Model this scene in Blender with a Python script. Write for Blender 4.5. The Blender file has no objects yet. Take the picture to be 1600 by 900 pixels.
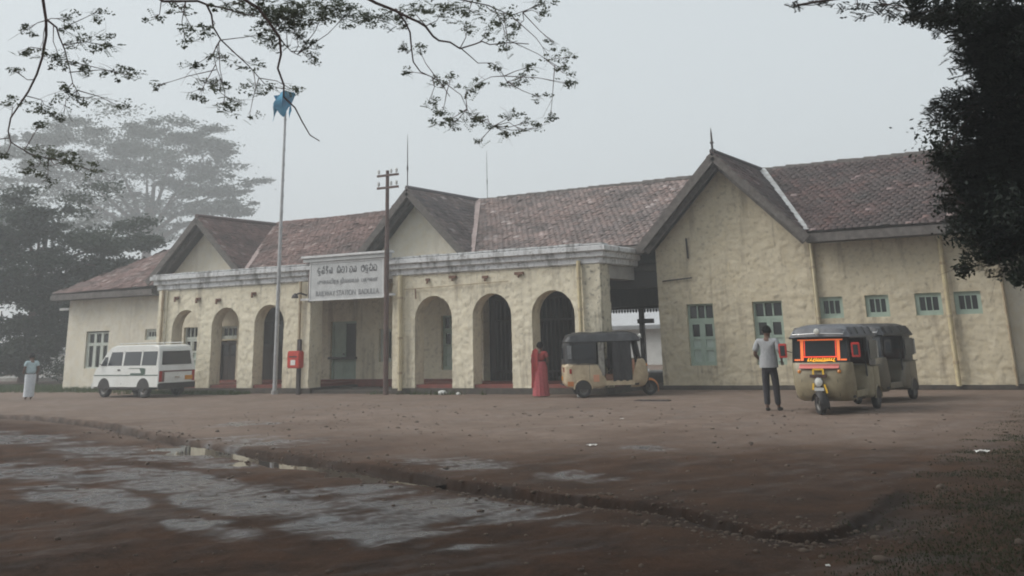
import bpy, bmesh, math, random
import numpy as np
from mathutils import Vector, Matrix

random.seed(7)
RNG = np.random.default_rng(11)
SC = bpy.context.scene
COL = SC.collection
PI = math.pi

# ---------------------------------------------------------------- camera, sky, sun, exposure
cam_data = bpy.data.cameras.new('camera')
cam = bpy.data.objects.new('camera', cam_data)
COL.objects.link(cam)
SC.camera = cam
cam_data.sensor_width = 36.0
cam_data.lens = 37.44
cam_data.shift_y = -0.2625            # a rising/falling front: the verticals lean in as in the print
cam_data.clip_start = 0.1
cam_data.clip_end = 6000
cam.matrix_world = Matrix(((0.86094, 0.16641, 0.48072, 0.0),
                           (0.50808, -0.23431, -0.82883, 0.0),
                           (-0.02529, 0.95781, -0.28628, 1.6),
                           (0, 0, 0, 1)))

SUN_EL, SUN_AZ = math.radians(42), math.radians(240)      # compass style: 0 = +Y, clockwise
world = bpy.data.worlds.new('World')
SC.world = world
world.use_nodes = True
nt = world.node_tree
bg = nt.nodes['Background']
sky = nt.nodes.new('ShaderNodeTexSky')
sky.sky_type = 'NISHITA'
sky.sun_disc = False
sky.sun_elevation = SUN_EL
sky.sun_rotation = SUN_AZ
sky.air_density = 1.0
sky.dust_density = 6.0
sky.ozone_density = 1.0
hs = nt.nodes.new('ShaderNodeHueSaturation')
hs.inputs['Saturation'].default_value = 0.22
nt.links.new(sky.outputs[0], hs.inputs['Color'])
mx = nt.nodes.new('ShaderNodeMix')
mx.data_type = 'RGBA'
mx.inputs[0].default_value = 0.72
mx.inputs[7].default_value = (6.3, 6.9, 7.2, 1)           # the even cloud layer in front of the blue
nt.links.new(hs.outputs[0], mx.inputs[6])
nt.links.new(mx.outputs[2], bg.inputs['Color'])
bg.inputs['Strength'].default_value = 0.08

sun_data = bpy.data.lights.new('sun', 'SUN')
sun_data.energy = 1.45
sun_data.angle = math.radians(35)
sun_data.color = (1.0, 0.96, 0.9)
sun = bpy.data.objects.new('sun', sun_data)
COL.objects.link(sun)
sd = Vector((math.sin(SUN_AZ) * math.cos(SUN_EL), math.cos(SUN_AZ) * math.cos(SUN_EL), math.sin(SUN_EL)))
sun.rotation_euler = sd.to_track_quat('Z', 'Y').to_euler()
sun.location = (0, 0, 60)

SC.view_settings.view_transform = 'Standard'
SC.view_settings.look = 'None'
SC.view_settings.gamma = 1.0
SC.view_settings.use_curve_mapping = False
SC.view_settings.exposure = 0.68
SC.cycles.volume_bounces = 1
SC.cycles.max_bounces = 6
SC.cycles.filter_width = 1.9
SC.cycles.use_denoising = True

# ---------------------------------------------------------------- materials
MAT = {}
def mat(name, c1, c2=None, scale=4.0, rough=0.8, bump=0.0, bump_scale=30.0, metal=0.0, spec=0.4, stretch=(1, 1, 1), detail=6.0, lo=0.35, hi=0.65):
    m = bpy.data.materials.new(name)
    m.use_nodes = True
    n, l = m.node_tree.nodes, m.node_tree.links
    b = n['Principled BSDF']
    b.inputs['Roughness'].default_value = rough
    b.inputs['Metallic'].default_value = metal
    b.inputs['Specular IOR Level'].default_value = spec
    b.inputs['Base Color'].default_value = (*c1, 1)
    if c2 is not None or bump:
        tc = n.new('ShaderNodeTexCoord')
        mp = n.new('ShaderNodeMapping')
        mp.inputs['Scale'].default_value = stretch
        l.new(tc.outputs['Object'], mp.inputs[0])
    if c2 is not None:
        nz = n.new('ShaderNodeTexNoise')
        nz.inputs['Scale'].default_value = scale
        nz.inputs['Detail'].default_value = detail
        nz.inputs['Roughness'].default_value = 0.6
        l.new(mp.outputs[0], nz.inputs[0])
        r = n.new('ShaderNodeValToRGB')
        r.color_ramp.elements[0].position = lo
        r.color_ramp.elements[1].position = hi
        r.color_ramp.elements[0].color = (*c1, 1)
        r.color_ramp.elements[1].color = (*c2, 1)
        l.new(nz.outputs[0], r.inputs[0])
        l.new(r.outputs[0], b.inputs['Base Color'])
    if bump:
        nb = n.new('ShaderNodeTexNoise')
        nb.inputs['Scale'].default_value = bump_scale
        nb.inputs['Detail'].default_value = 5
        l.new(mp.outputs[0], nb.inputs[0])
        bp = n.new('ShaderNodeBump')
        bp.inputs['Strength'].default_value = bump
        bp.inputs['Distance'].default_value = 0.02
        l.new(nb.outputs[0], bp.inputs['Height'])
        l.new(bp.outputs[0], b.inputs['Normal'])
    MAT[name] = m
    return m

def node_mix(n, l, fac, a, b):
    x = n.new('ShaderNodeMix'); x.data_type = 'RGBA'
    for sock, v in ((x.inputs[0], fac), (x.inputs[6], a), (x.inputs[7], b)):
        if isinstance(v, (tuple, list)): sock.default_value = (*v[:3], 1)
        elif isinstance(v, (int, float)): sock.default_value = v
        else: l.new(v, sock)
    return x.outputs[2]

def wall_paint(name, base, dirt, stain_amount, low_tint, sh=0.0):
    """limewashed rubble: old cream paint, grey grime in the joints (attribute), dark streaks of mould"""
    m = bpy.data.materials.new(name); m.use_nodes = True
    n, l = m.node_tree.nodes, m.node_tree.links
    b = n['Principled BSDF']; b.inputs['Roughness'].default_value = 0.92; b.inputs['Specular IOR Level'].default_value = 0.15
    tc = n.new('ShaderNodeTexCoord')
    def noise(scale, stretch=(1, 1, 1), detail=6, rough=0.6):
        mp = n.new('ShaderNodeMapping'); mp.inputs['Scale'].default_value = stretch
        l.new(tc.outputs['Object'], mp.inputs[0])
        z = n.new('ShaderNodeTexNoise'); z.inputs['Scale'].default_value = scale
        z.inputs['Detail'].default_value = detail; z.inputs['Roughness'].default_value = rough
        l.new(mp.outputs[0], z.inputs[0]); return z.outputs[0]
    def ramp(v, lo, hi, a=0.0, c=1.0):
        r = n.new('ShaderNodeMapRange'); r.inputs[1].default_value = lo; r.inputs[2].default_value = hi
        r.inputs[3].default_value = a; r.inputs[4].default_value = c; l.new(v, r.inputs[0]); return r.outputs[0]
    c = node_mix(n, l, ramp(noise(1.3), .35, .7), base, tuple(x * .86 for x in base))
    c = node_mix(n, l, ramp(noise(5.0), .42, .72, 0, .55), c, low_tint)
    streak = noise(1.0, (3.2, 3.2, .35), 5)
    c = node_mix(n, l, ramp(streak, .55 - sh, .70 - sh, 0, stain_amount), c, dirt)
    c = node_mix(n, l, ramp(noise(9.0, detail=8), .56 - sh, .72 - sh, 0, stain_amount), c, dirt)
    at = n.new('ShaderNodeAttribute'); at.attribute_name = 'joint'
    c = node_mix(n, l, ramp(at.outputs['Fac'], 0, 1, 0, .30), c, dirt)
    l.new(c, b.inputs['Base Color'])
    bp = n.new('ShaderNodeBump'); bp.inputs['Strength'].default_value = .45; bp.inputs['Distance'].default_value = .015
    l.new(noise(34), bp.inputs['Height']); l.new(bp.outputs[0], b.inputs['Normal'])
    MAT[name] = m

CREAM = (0.76, 0.70, 0.555)
wall_paint('cream_rubble', CREAM, (0.19, 0.155, 0.12), 0.5, (0.64, 0.57, 0.41), .01)
wall_paint('ochre_rubble', (0.63, 0.56, 0.42), (0.20, 0.16, 0.12), 0.55, (0.53, 0.45, 0.30), .01)
wall_paint('cream_plaster', (0.71, 0.67, 0.57), (0.36, 0.31, 0.25), 0.3, (0.62, 0.54, 0.38))
wall_paint('mouldy_paint', (0.63, 0.58, 0.46), (0.075, 0.068, 0.06), 0.85, (0.50, 0.45, 0.34), .025)
wall_paint('cornice_paint', (0.66, 0.67, 0.68), (0.15, 0.145, 0.14), 0.75, (0.56, 0.56, 0.56), .035)
mat('trim_cream', (0.62, 0.55, 0.38), (0.50, 0.43, 0.29), 3, .85, .2, 40)
mat('pipe_yellow', (0.58, 0.50, 0.30), (0.44, 0.36, 0.23), 5, .7)
mat('pipe_brown', (0.34, 0.25, 0.16), (0.46, 0.39, 0.27), 4, .8)
mat('plinth_dark', (0.055, 0.05, 0.045), (0.10, 0.085, 0.07), 4, .9, .3, 25)
mat('floor_red', (0.22, 0.06, 0.045), (0.14, 0.045, 0.035), 5, .6)
mat('interior_shade', (0.05, 0.047, 0.046), (0.035, 0.034, 0.033), 2, .95)  # darkness of the unlit hall is put into this wall colour
mat('dark_timber', (0.035, 0.03, 0.028), (0.06, 0.05, 0.045), 6, .7, stretch=(1, 1, .2))
mat('barge_timber', (0.085, 0.075, 0.07), (0.15, 0.135, 0.125), 7, .85, .3, 20)
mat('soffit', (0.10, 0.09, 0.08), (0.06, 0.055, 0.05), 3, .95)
mat('teal_paint', (0.36, 0.45, 0.38), (0.30, 0.38, 0.32), 6, .6)
mat('teal_panel', (0.42, 0.50, 0.45), (0.36, 0.44, 0.39), 6, .6)
mat('pale_frame', (0.52, 0.55, 0.50), (0.44, 0.47, 0.42), 5, .6)
mat('glass_dark', (0.018, 0.02, 0.022), None, rough=.12, spec=.5)
mat('flashing_white', (0.55, 0.56, 0.56), (0.34, 0.32, 0.31), 4, .6)
mat('flashing_pink', (0.45, 0.36, 0.34), (0.33, 0.25, 0.23), 4, .7)
mat('rust', (0.13, 0.06, 0.04), (0.22, 0.13, 0.09), 14, .9)
mat('iron', (0.05, 0.047, 0.05), (0.09, 0.075, 0.07), 10, .6, metal=.4)
mat('pole_rail', (0.075, 0.05, 0.045), (0.13, 0.08, 0.07), 4, .7)
mat('white_enamel', (0.60, 0.61, 0.60), (0.48, 0.48, 0.46), 4, .55)
mat('sign_board', (0.52, 0.53, 0.53), (0.42, 0.43, 0.43), 3, .6)
mat('sign_cap', (0.66, 0.66, 0.66), (0.52, 0.52, 0.52), 4, .5)
mat('letter_grey', (0.13, 0.135, 0.15), (0.28, 0.28, 0.29), 9, .6)
mat('silver_pole', (0.46, 0.47, 0.48), (0.36, 0.36, 0.36), 5, .5, metal=.2)
mat('post_red', (0.55, 0.055, 0.03), (0.42, 0.04, 0.03), 6, .45)
mat('flag_blue', (0.05, 0.27, 0.42), (0.03, 0.16, 0.30), 5, .8)
mat('bark', (0.085, 0.06, 0.055), (0.13, 0.09, 0.085), 9, .95, .6, 30)
mat('bark_twig', (0.24, 0.165, 0.155), (0.15, 0.11, 0.105), 12, .95)
mat('concrete', (0.36, 0.35, 0.33), (0.27, 0.26, 0.25), 3, .9)
mat('pale_wall', (0.60, 0.60, 0.58), (0.50, 0.50, 0.48), 2, .9)
mat('shed_roof', (0.46, 0.47, 0.48), (0.40, 0.40, 0.41), 2, .7)
mat('sheet_roof', (0.26, 0.27, 0.28), (0.20, 0.20, 0.21), 2, .7)
mat('paper', (0.75, 0.74, 0.71), (0.6, 0.58, 0.55), 15, .8)
mat('stone', (0.15, 0.115, 0.09), (0.08, 0.058, 0.045), 8, .9)
# vehicles
mat('van_white', (0.70, 0.71, 0.69), (0.62, 0.62, 0.59), 2, .3, spec=.5)
mat('rubber', (0.018, 0.017, 0.017), (0.03, 0.028, 0.026), 12, .85)
mat('black_plastic', (0.022, 0.021, 0.022), (0.04, 0.036, 0.034), 5, .55)
mat('wheel_steel', (0.16, 0.155, 0.15), (0.09, 0.085, 0.08), 8, .5, metal=.5)
mat('chrome', (0.55, 0.55, 0.55), None, rough=.25, metal=.9)
mat('window_tint', (0.03, 0.035, 0.04), None, rough=.06, spec=.6)
mat('stripe_green', (0.07, 0.11, 0.09), None, rough=.5)
mat('stripe_brown', (0.16, 0.08, 0.07), None, rough=.5)
mat('plate_yellow', (0.62, 0.26, 0.02), None, rough=.5)
mat('tail_red', (0.35, 0.02, 0.015), None, rough=.25, spec=.6)
mat('amber', (0.65, 0.22, 0.02), None, rough=.25, spec=.6)
mat('tuk_cream', (0.54, 0.45, 0.31), (0.40, 0.31, 0.20), 6, .45, spec=.5)
mat('tuk_olive', (0.30, 0.255, 0.165), (0.21, 0.175, 0.11), 5, .45, spec=.5)
mat('tuk_khaki', (0.15, 0.13, 0.095), (0.12, 0.105, 0.078), 3, .4, spec=.5)
mat('tuk_orange', (0.62, 0.24, 0.07), (0.52, 0.19, 0.06), 4, .4, spec=.5)
mat('tuk_salmon', (0.60, 0.30, 0.19), None, rough=.5)
mat('canopy_black', (0.016, 0.016, 0.018), (0.03, 0.03, 0.033), 6, .42, .35, 14, spec=.5)
mat('canopy_slate', (0.10, 0.105, 0.12), (0.065, 0.068, 0.078), 5, .4, .35, 12, spec=.5)
mat('curtain_grey', (0.36, 0.35, 0.31), (0.14, 0.13, 0.12), 9, .7)
mat('seat_vinyl', (0.05, 0.03, 0.03), (0.09, 0.04, 0.035), 6, .5)
mat('pink_tape', (0.62, 0.20, 0.18), None, rough=.5)
mat('yellow_tape', (0.75, 0.45, 0.02), None, rough=.4)
mat('mirror_red', (0.50, 0.03, 0.02), None, rough=.35, spec=.6)
mat('lamp_glass', (0.62, 0.62, 0.58), None, rough=.12, spec=.7)
def glow(name, c, s):
    m = mat(name, c, None, rough=.4)
    b = m.node_tree.nodes['Principled BSDF']
    b.inputs['Emission Color'].default_value = (*c, 1); b.inputs['Emission Strength'].default_value = s
glow('lit_orange', (0.85, 0.18, 0.045), 0.34)
glow('lit_yellow', (1.0, 0.50, 0.04), 0.6)
glow('lit_red', (0.9, 0.07, 0.03), 0.45)
# people
mat('skin', (0.13, 0.068, 0.045), (0.11, 0.058, 0.038), 8, .6)
mat('hair', (0.008, 0.007, 0.007), None, rough=.85, spec=.15)
mat('shirt_grey', (0.38, 0.39, 0.40), (0.29, 0.30, 0.315), 26, .9, stretch=(1, 1, .5))
mat('trouser', (0.025, 0.024, 0.03), (0.035, 0.033, 0.04), 6, .9)
mat('shoe', (0.02, 0.017, 0.015), None, rough=.5)
mat('sari_red', (0.36, 0.045, 0.04), (0.27, 0.035, 0.035), 9, .75)
mat('sari_rose', (0.42, 0.10, 0.11), (0.33, 0.06, 0.07), 22, .75)
mat('white_cloth', (0.60, 0.63, 0.66), (0.50, 0.53, 0.57), 7, .9)
mat('pale_blue_cloth', (0.42, 0.53, 0.56), (0.36, 0.46, 0.50), 8, .9)

def leaf_mat(name, c1, c2, trans=0.3):
    m = bpy.data.materials.new(name); m.use_nodes = True
    n, l = m.node_tree.nodes, m.node_tree.links
    b = n['Principled BSDF']; b.inputs['Roughness'].default_value = .6; b.inputs['Specular IOR Level'].default_value = .25
    at = n.new('ShaderNodeAttribute'); at.attribute_name = 'tone'
    c = node_mix(n, l, at.outputs['Fac'], c1, c2)
    l.new(c, b.inputs['Base Color'])
    t = n.new('ShaderNodeBsdfTranslucent'); l.new(c, t.inputs[0])
    ms = n.new('ShaderNodeMixShader'); ms.inputs[0].default_value = trans
    l.new(b.outputs[0], ms.inputs[1]); l.new(t.outputs[0], ms.inputs[2])
    l.new(ms.outputs[0], n['Material Output'].inputs[0]); MAT[name] = m
leaf_mat('leaf_near', (0.11, 0.13, 0.09), (0.20, 0.215, 0.155), .65)
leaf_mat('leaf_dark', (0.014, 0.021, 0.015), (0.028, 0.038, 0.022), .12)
leaf_mat('leaf_far', (0.024, 0.038, 0.028), (0.052, 0.070, 0.046))
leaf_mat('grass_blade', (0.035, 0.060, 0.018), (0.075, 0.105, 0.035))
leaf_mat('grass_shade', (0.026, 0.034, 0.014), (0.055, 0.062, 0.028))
mat('cloudy_plastic', (0.26, 0.27, 0.28), (0.16, 0.165, 0.17), 8, .25, spec=.6)

def tile_mat(name, cols):
    m = bpy.data.materials.new(name); m.use_nodes = True
    n, l = m.node_tree.nodes, m.node_tree.links
    b = n['Principled BSDF']; b.inputs['Roughness'].default_value = .85; b.inputs['Specular IOR Level'].default_value = .25
    at = n.new('ShaderNodeAttribute'); at.attribute_name = 'tone'
    r = n.new('ShaderNodeValToRGB'); r.color_ramp.interpolation = 'LINEAR'
    els = r.color_ramp.elements
    while len(els) < len(cols): els.new(0.5)
    for i, (p, c) in enumerate(cols):
        els[i].position = p; els[i].color = (*c, 1)
    l.new(at.outputs['Fac'], r.inputs[0])
    tc = n.new('ShaderNodeTexCoord'); z = n.new('ShaderNodeTexNoise'); z.inputs['Scale'].default_value = 1.1; z.inputs['Detail'].default_value = 7
    l.new(tc.outputs['Object'], z.inputs[0])
    mr = n.new('ShaderNodeMapRange'); mr.inputs[1].default_value = .45; mr.inputs[2].default_value = .7; mr.inputs[4].default_value = .65
    l.new(z.outputs[0], mr.inputs[0])
    c = node_mix(n, l, mr.outputs[0], r.outputs[0], (0.10, 0.095, 0.092))
    l.new(c, b.inputs['Base Color']); MAT[name] = m
tile_mat('tiles_red', [(0, (.12, .09, .085)), (.45, (.20, .14, .128)), (.8, (.26, .175, .16)), (1, (.38, .30, .28))])
tile_mat('tiles_brown', [(0, (.13, .12, .125)), (.5, (.24, .20, .19)), (.85, (.31, .23, .21)), (1, (.50, .43, .42))])
tile_mat('tiles_slate', [(0, (.065, .054, .055)), (.5, (.115, .085, .082)), (.85, (.165, .105, .097)), (1, (.36, .28, .27))])

HAZE = 0.0036
BRANCHES = [
 ([(-8.97,6.19,5.27),(-9.09,6.36,4.93),(-9.16,6.49,4.77),(-9.25,6.58,4.64),(-9.38,6.62,4.46),(-9.49,6.68,4.3),(-9.63,6.7,4.14),(-9.76,6.7,4.02),(-9.89,6.71,3.91),(-9.98,6.76,3.77),(-10.05,6.85,3.67),(-10.01,7.07,3.58),(-9.93,7.34,3.55)],0.032),
 ([(-9.11,6.45,4.75),(-9.14,6.6,4.72),(-9.22,6.7,4.66),(-9.29,6.82,4.56),(-9.38,6.94,4.41),(-9.45,7.07,4.27),(-9.5,7.21,4.19)],0.02),
 ([(-10.03,6.81,3.72),(-10.24,6.67,3.7)],0.012),
 ([(-8.26,6.69,5.13),(-8.21,7.09,4.96),(-8.08,7.45,5.02),(-8.14,7.62,5.04),(-8.22,7.79,4.98),(-8.35,7.93,4.9),(-8.42,8.13,4.81),(-8.43,8.39,4.69),(-8.46,8.61,4.61),(-8.47,8.88,4.47)],0.03),
 ([(-8.26,7.97,4.75),(-8.4,8.03,4.7),(-8.51,8.12,4.65),(-8.6,8.26,4.53),(-8.65,8.43,4.41)],0.013),
 ([(-8.02,7.51,4.99),(-7.88,7.62,4.96),(-7.74,7.74,4.9),(-7.61,7.83,4.88)],0.022),
 ([(-7.44,7.26,5.2),(-7.46,7.49,4.93),(-7.44,7.66,4.87),(-7.42,7.84,4.75),(-7.44,7.99,4.64),(-7.51,8.09,4.51),(-7.6,8.18,4.37),(-7.64,8.3,4.23),(-7.7,8.39,4.13),(-7.68,8.55,4.03),(-7.71,8.68,3.91),(-7.71,8.82,3.78),(-7.7,8.95,3.73)],0.034),
 ([(-7.48,8.04,4.66),(-7.51,8.26,4.57),(-7.54,8.44,4.56)],0.012),
 ([(-6.39,7.57,5.08),(-6.32,7.89,4.89),(-6.28,8.12,4.85),(-6.23,8.35,4.82),(-6.2,8.55,4.79),(-6.19,8.73,4.8),(-6.21,8.89,4.78),(-6.24,9.06,4.7),(-6.26,9.22,4.69),(-6.24,9.39,4.72),(-6.22,9.58,4.7),(-6.17,9.75,4.75),(-6.15,9.91,4.83),(-6.15,10.07,4.83),(-6.01,10.3,4.88),(-5.9,10.52,4.89)],0.034),
 ([(-6.27,8.43,4.85),(-6.29,8.62,4.76),(-6.33,8.77,4.69),(-6.42,8.91,4.56),(-6.49,9.05,4.47),(-6.53,9.2,4.4),(-6.48,9.4,4.36),(-6.48,9.57,4.34),(-6.49,9.75,4.21)],0.022),
 ([(-6.1,9.39,4.64),(-6.09,9.56,4.57),(-6.09,9.72,4.53),(-6.01,9.91,4.55),(-6.0,10.07,4.5),(-6.0,10.26,4.34)],0.013),
 ([(-6.21,8.15,5.01),(-5.91,8.75,5.01),(-5.69,9.27,5.0),(-5.62,9.69,4.98),(-5.43,10.09,5.18)],0.02),
 ([(-6.43,9.51,4.32),(-6.35,9.76,4.2),(-6.36,9.97,4.01),(-6.11,10.32,3.85)],0.01),
 ([(-5.97,10.24,4.87),(-5.79,10.56,4.76),(-5.62,10.87,4.6)],0.009),
]
SPRAYS = [(-8.84,6.08,4.52,0.14,0.06,0.5),(-8.67,6.36,4.66,0.13,0.11,0.6),(-9.17,6.94,4.68,0.26,0.11,0.7),(-8.91,7.02,4.59,0.19,0.11,0.6),(-8.91,6.51,4.32,0.13,0.13,0.8),(-9.1,6.92,4.36,0.12,0.13,0.7),(-8.96,7.21,4.36,0.19,0.09,0.5),(-8.67,7.17,4.25,0.16,0.1,0.5),(-9.0,7.79,4.31,0.11,0.08,0.4),(-8.98,6.35,4.36,0.11,0.06,0.4),(-9.32,6.34,4.41,0.15,0.04,0.2),(-9.44,6.97,4.18,0.19,0.08,0.7),(-9.6,6.88,4.02,0.23,0.08,0.9),(-9.45,7.22,4.13,0.23,0.08,0.9),(-9.39,7.63,4.12,0.09,0.08,0.5),(-10.18,6.91,4.13,0.16,0.08,0.6),(-9.44,7.0,3.92,0.15,0.06,0.7),(-9.94,7.09,3.89,0.08,0.05,0.6),(-10.14,7.37,3.64,0.28,0.11,1.0),(-9.96,7.14,3.46,0.2,0.11,0.9),(-9.5,7.17,3.48,0.27,0.09,1),(-10.21,7.97,3.54,0.21,0.08,0.7),(-10.09,6.81,3.53,0.06,0.08,0.7),(-10.03,7.32,3.31,0.12,0.06,0.6),(-8.96,6.91,4.92,0.11,0.11,0.5),(-9.62,6.52,4.32,0.06,0.04,0.2),(-8.33,7.11,4.8,0.13,0.07,0.6),(-8.3,7.41,4.98,0.18,0.09,0.7),(-7.84,7.18,4.62,0.17,0.08,0.7),(-8.23,7.75,4.8,0.11,0.09,0.6),(-8.22,7.45,4.61,0.13,0.06,0.5),(-8.16,7.5,4.34,0.13,0.09,0.6),(-8.3,8.03,4.56,0.19,0.09,0.6),(-8.8,8.25,4.4,0.2,0.09,0.6),(-8.15,7.95,4.22,0.15,0.07,0.7),(-8.1,8.26,4.52,0.17,0.08,0.5),(-8.46,7.89,4.15,0.11,0.06,0.4),(-8.56,8.5,4.2,0.27,0.08,0.7),(-8.29,8.56,4.32,0.15,0.09,0.8),(-7.8,8.3,4.24,0.09,0.07,0.5),(-8.74,8.54,4.15,0.16,0.06,0.5),(-8.47,8.67,4.05,0.2,0.05,0.4),(-7.66,7.96,4.99,0.44,0.13,1.2),(-7.67,8.27,4.96,0.3,0.15,1.2),(-7.23,8.07,4.9,0.32,0.14,1.2),(-7.2,8.44,5.05,0.29,0.15,1.1),(-7.12,8.73,5.05,0.22,0.16,1.1),(-6.46,8.39,4.77,0.21,0.11,1.1),(-7.95,8.28,4.83,0.15,0.09,1),(-7.6,8.1,4.66,0.15,0.12,1),(-7.42,8.41,4.66,0.16,0.13,0.9),(-7.25,8.31,4.47,0.1,0.1,0.7),(-7.56,8.35,4.85,0.22,0.11,0.8),(-7.67,7.37,4.88,0.11,0.06,0.6),(-8.1,8.93,4.36,0.14,0.09,0.8),(-6.36,8.67,4.83,0.11,0.11,0.7),(-6.34,8.89,4.99,0.18,0.11,0.9),(-6.05,8.95,4.91,0.29,0.13,0.6),(-5.94,9.15,5.05,0.36,0.06,0.8),(-5.66,8.97,4.85,0.18,0.07,0.7),(-5.42,9.15,4.81,0.18,0.14,0.8),(-5.23,9.72,5.07,0.18,0.04,0.9),(-5.32,9.81,4.98,0.11,0.06,0.4),(-5.99,9.36,4.84,0.12,0.07,0.7),(-6.01,9.78,4.92,0.23,0.11,0.4),(-5.53,9.38,4.64,0.14,0.06,0.8),(-5.65,9.87,4.92,0.09,0.07,0.6),(-6.47,8.84,4.57,0.07,0.07,0.5),(-6.78,9.57,4.76,0.06,0.11,0.7),(-6.84,9.41,4.48,0.06,0.06,0.3),(-6.61,9.7,4.37,0.15,0.09,0.5),(-6.65,10.02,4.51,0.11,0.06,0.6),(-6.47,10.08,4.34,0.17,0.09,0.7),(-6.34,10.09,4.4,0.08,0.08,0.7),(-6.5,9.35,4.07,0.1,0.07,0.5),(-6.63,9.79,4.02,0.15,0.08,0.6),(-6.42,9.71,3.87,0.09,0.09,1.0),(-6.28,9.85,3.95,0.17,0.11,0.7),(-6.6,9.74,3.9,0.14,0.08,0.5),(-6.57,10.44,4.08,0.13,0.08,0.6),(-6.1,9.96,3.87,0.11,0.08,0.4),(-5.64,9.57,4.56,0.09,0.06,0.6),(-5.92,9.82,4.47,0.13,0.07,0.5),(-6.07,10.36,4.38,0.11,0.06,0.5),(-5.92,10.46,4.49,0.11,0.08,1),(-5.68,10.2,4.52,0.12,0.06,0.5),(-5.22,9.8,4.47,0.12,0.07,0.5),(-5.32,10.29,4.41,0.12,0.09,0.6),(-5.25,10.32,4.59,0.11,0.08,0.4),(-5.12,9.96,4.21,0.1,0.06,0.4),(-5.73,10.5,4.22,0.12,0.06,0.5),(-5.96,10.22,4.0,0.12,0.08,0.5),(-5.94,10.55,3.98,0.08,0.05,0.4),(-5.73,10.71,4.03,0.11,0.06,0.7),(-6.27,10.59,3.88,0.09,0.09,0.7),(-5.85,10.6,3.9,0.08,0.05,0.4),(-6.51,10.4,3.78,0.11,0.04,0.4),(-5.86,10.26,3.82,0.09,0.04,0.3),(-5.22,9.95,4.65,0.15,0.06,0.2)]
DARK_SPRAYS = [(-3.09,11.98,5.24,0.1,0.07,0.5),(-2.94,12.58,5.4,0.19,0.06,0.5),(-2.58,12.79,5.3,0.21,0.15,0.5),(-2.45,13.17,5.45,0.19,0.09,0.5),(-1.1,12.91,4.72,0.5,0.59,1.6),(-1.45,12.23,4.84,0.32,0.24,1),(-1.44,13.24,4.04,0.6,0.26,1.4),(-1.71,12.69,3.98,0.29,0.16,0.8),(-1.38,13.7,3.38,0.61,0.61,1.8),(-1.79,13.08,3.39,0.34,0.21,1),(-1.27,13.19,2.81,0.5,0.5,1.7),(-1.77,13.98,2.92,0.36,0.36,1.2),(-1.9,13.05,3.51,0.17,0.13,0.8),(-1.47,13.16,2.33,0.38,0.25,1.1),(-1.68,13.12,2.48,0.21,0.21,0.9),(-1.97,13.25,3.02,0.19,0.14,0.5),(-1.26,12.77,2.17,0.16,0.16,0.9),(-1.88,12.96,5.18,0.26,0.17,1),(-2.25,13.47,5.41,0.27,0.13,0.7),(-2.0,13.26,3.89,0.17,0.09,0.3),(-0.95,13.58,4.38,0.53,0.7,1.8),(-0.93,14.01,3.83,0.54,0.72,1.8),(-1.55,13.63,4.64,0.27,0.35,0.9)]
FAR_CLUMPS = [(-113.7,97.7,26.0,8.6,3.6,1),(-111.2,100.7,29.0,4.8,2.1,1),(-119.1,91.6,27.8,6.7,2.9,1),(-105.6,100.7,26.7,3.5,1.3,0.8),(-108.6,101.0,23.3,6.6,2.4,1),(-105.3,103.1,21.5,3.9,1.1,0.8),(-112.7,94.1,20.9,11.2,3.7,1),(-107.6,103.9,18.7,4.8,1.7,0.9),(-117.8,88.3,21.6,8.4,3.7,1),(-112.4,99.5,17.2,7.6,2.9,1),(-105.9,105.7,19.2,2.1,0.6,0.6),(-112.4,91.4,25.9,5.6,2.8,1),(-121.1,84.9,23.9,5.7,2.8,0.9),(-119.6,85.3,27.5,2.8,1.1,0.7)]
NEAR_CLUMPS = [(-51.3,37.1,8.1,3.2,1.6,1),(-45.7,36.5,6.1,3.0,1.3,1),(-48.2,34.4,5.2,2.6,1.5,1),(-49.1,37.8,4.7,2.4,1.2,1),(-49.9,35.5,3.1,2.3,1.5,1),(-48.3,40.6,7.1,2.4,1.0,0.9),(-48.4,36.5,3.0,1.3,1.0,0.9),(-49.0,33.4,6.7,1.9,1.5,1),(-54.6,36.0,5.2,2.5,2.5,1),(-49.0,33.9,8.3,1.9,0.9,0.8),(-47.6,35.1,1.8,1.9,0.9,0.8),(-49.3,34.6,1.2,1.5,1.1,0.9)]

# ---------------------------------------------------------------- helpers
def link(name, me, m, parent=None, smooth=False):
    o = bpy.data.objects.new(name, me)
    COL.objects.link(o)
    if m is not None: me.materials.append(MAT[m] if isinstance(m, str) else m)
    if parent is not None: o.parent = parent
    if smooth: me.shade_smooth()
    return o

def fast_mesh(name, V, Q, tone=None, attr='tone'):
    V = np.asarray(V, np.float32); Q = np.asarray(Q, np.int32); k = Q.shape[1]
    me = bpy.data.meshes.new(name)
    me.vertices.add(len(V)); me.vertices.foreach_set('co', V.ravel())
    me.loops.add(Q.size); me.loops.foreach_set('vertex_index', Q.ravel())
    me.polygons.add(len(Q)); me.polygons.foreach_set('loop_start', np.arange(0, Q.size, k, dtype=np.int32))
    me.update(calc_edges=True); me.validate()
    if tone is not None:
        a = me.attributes.new(attr, 'FLOAT', 'POINT'); a.data.foreach_set('value', np.asarray(tone, np.float32))
    return me

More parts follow.
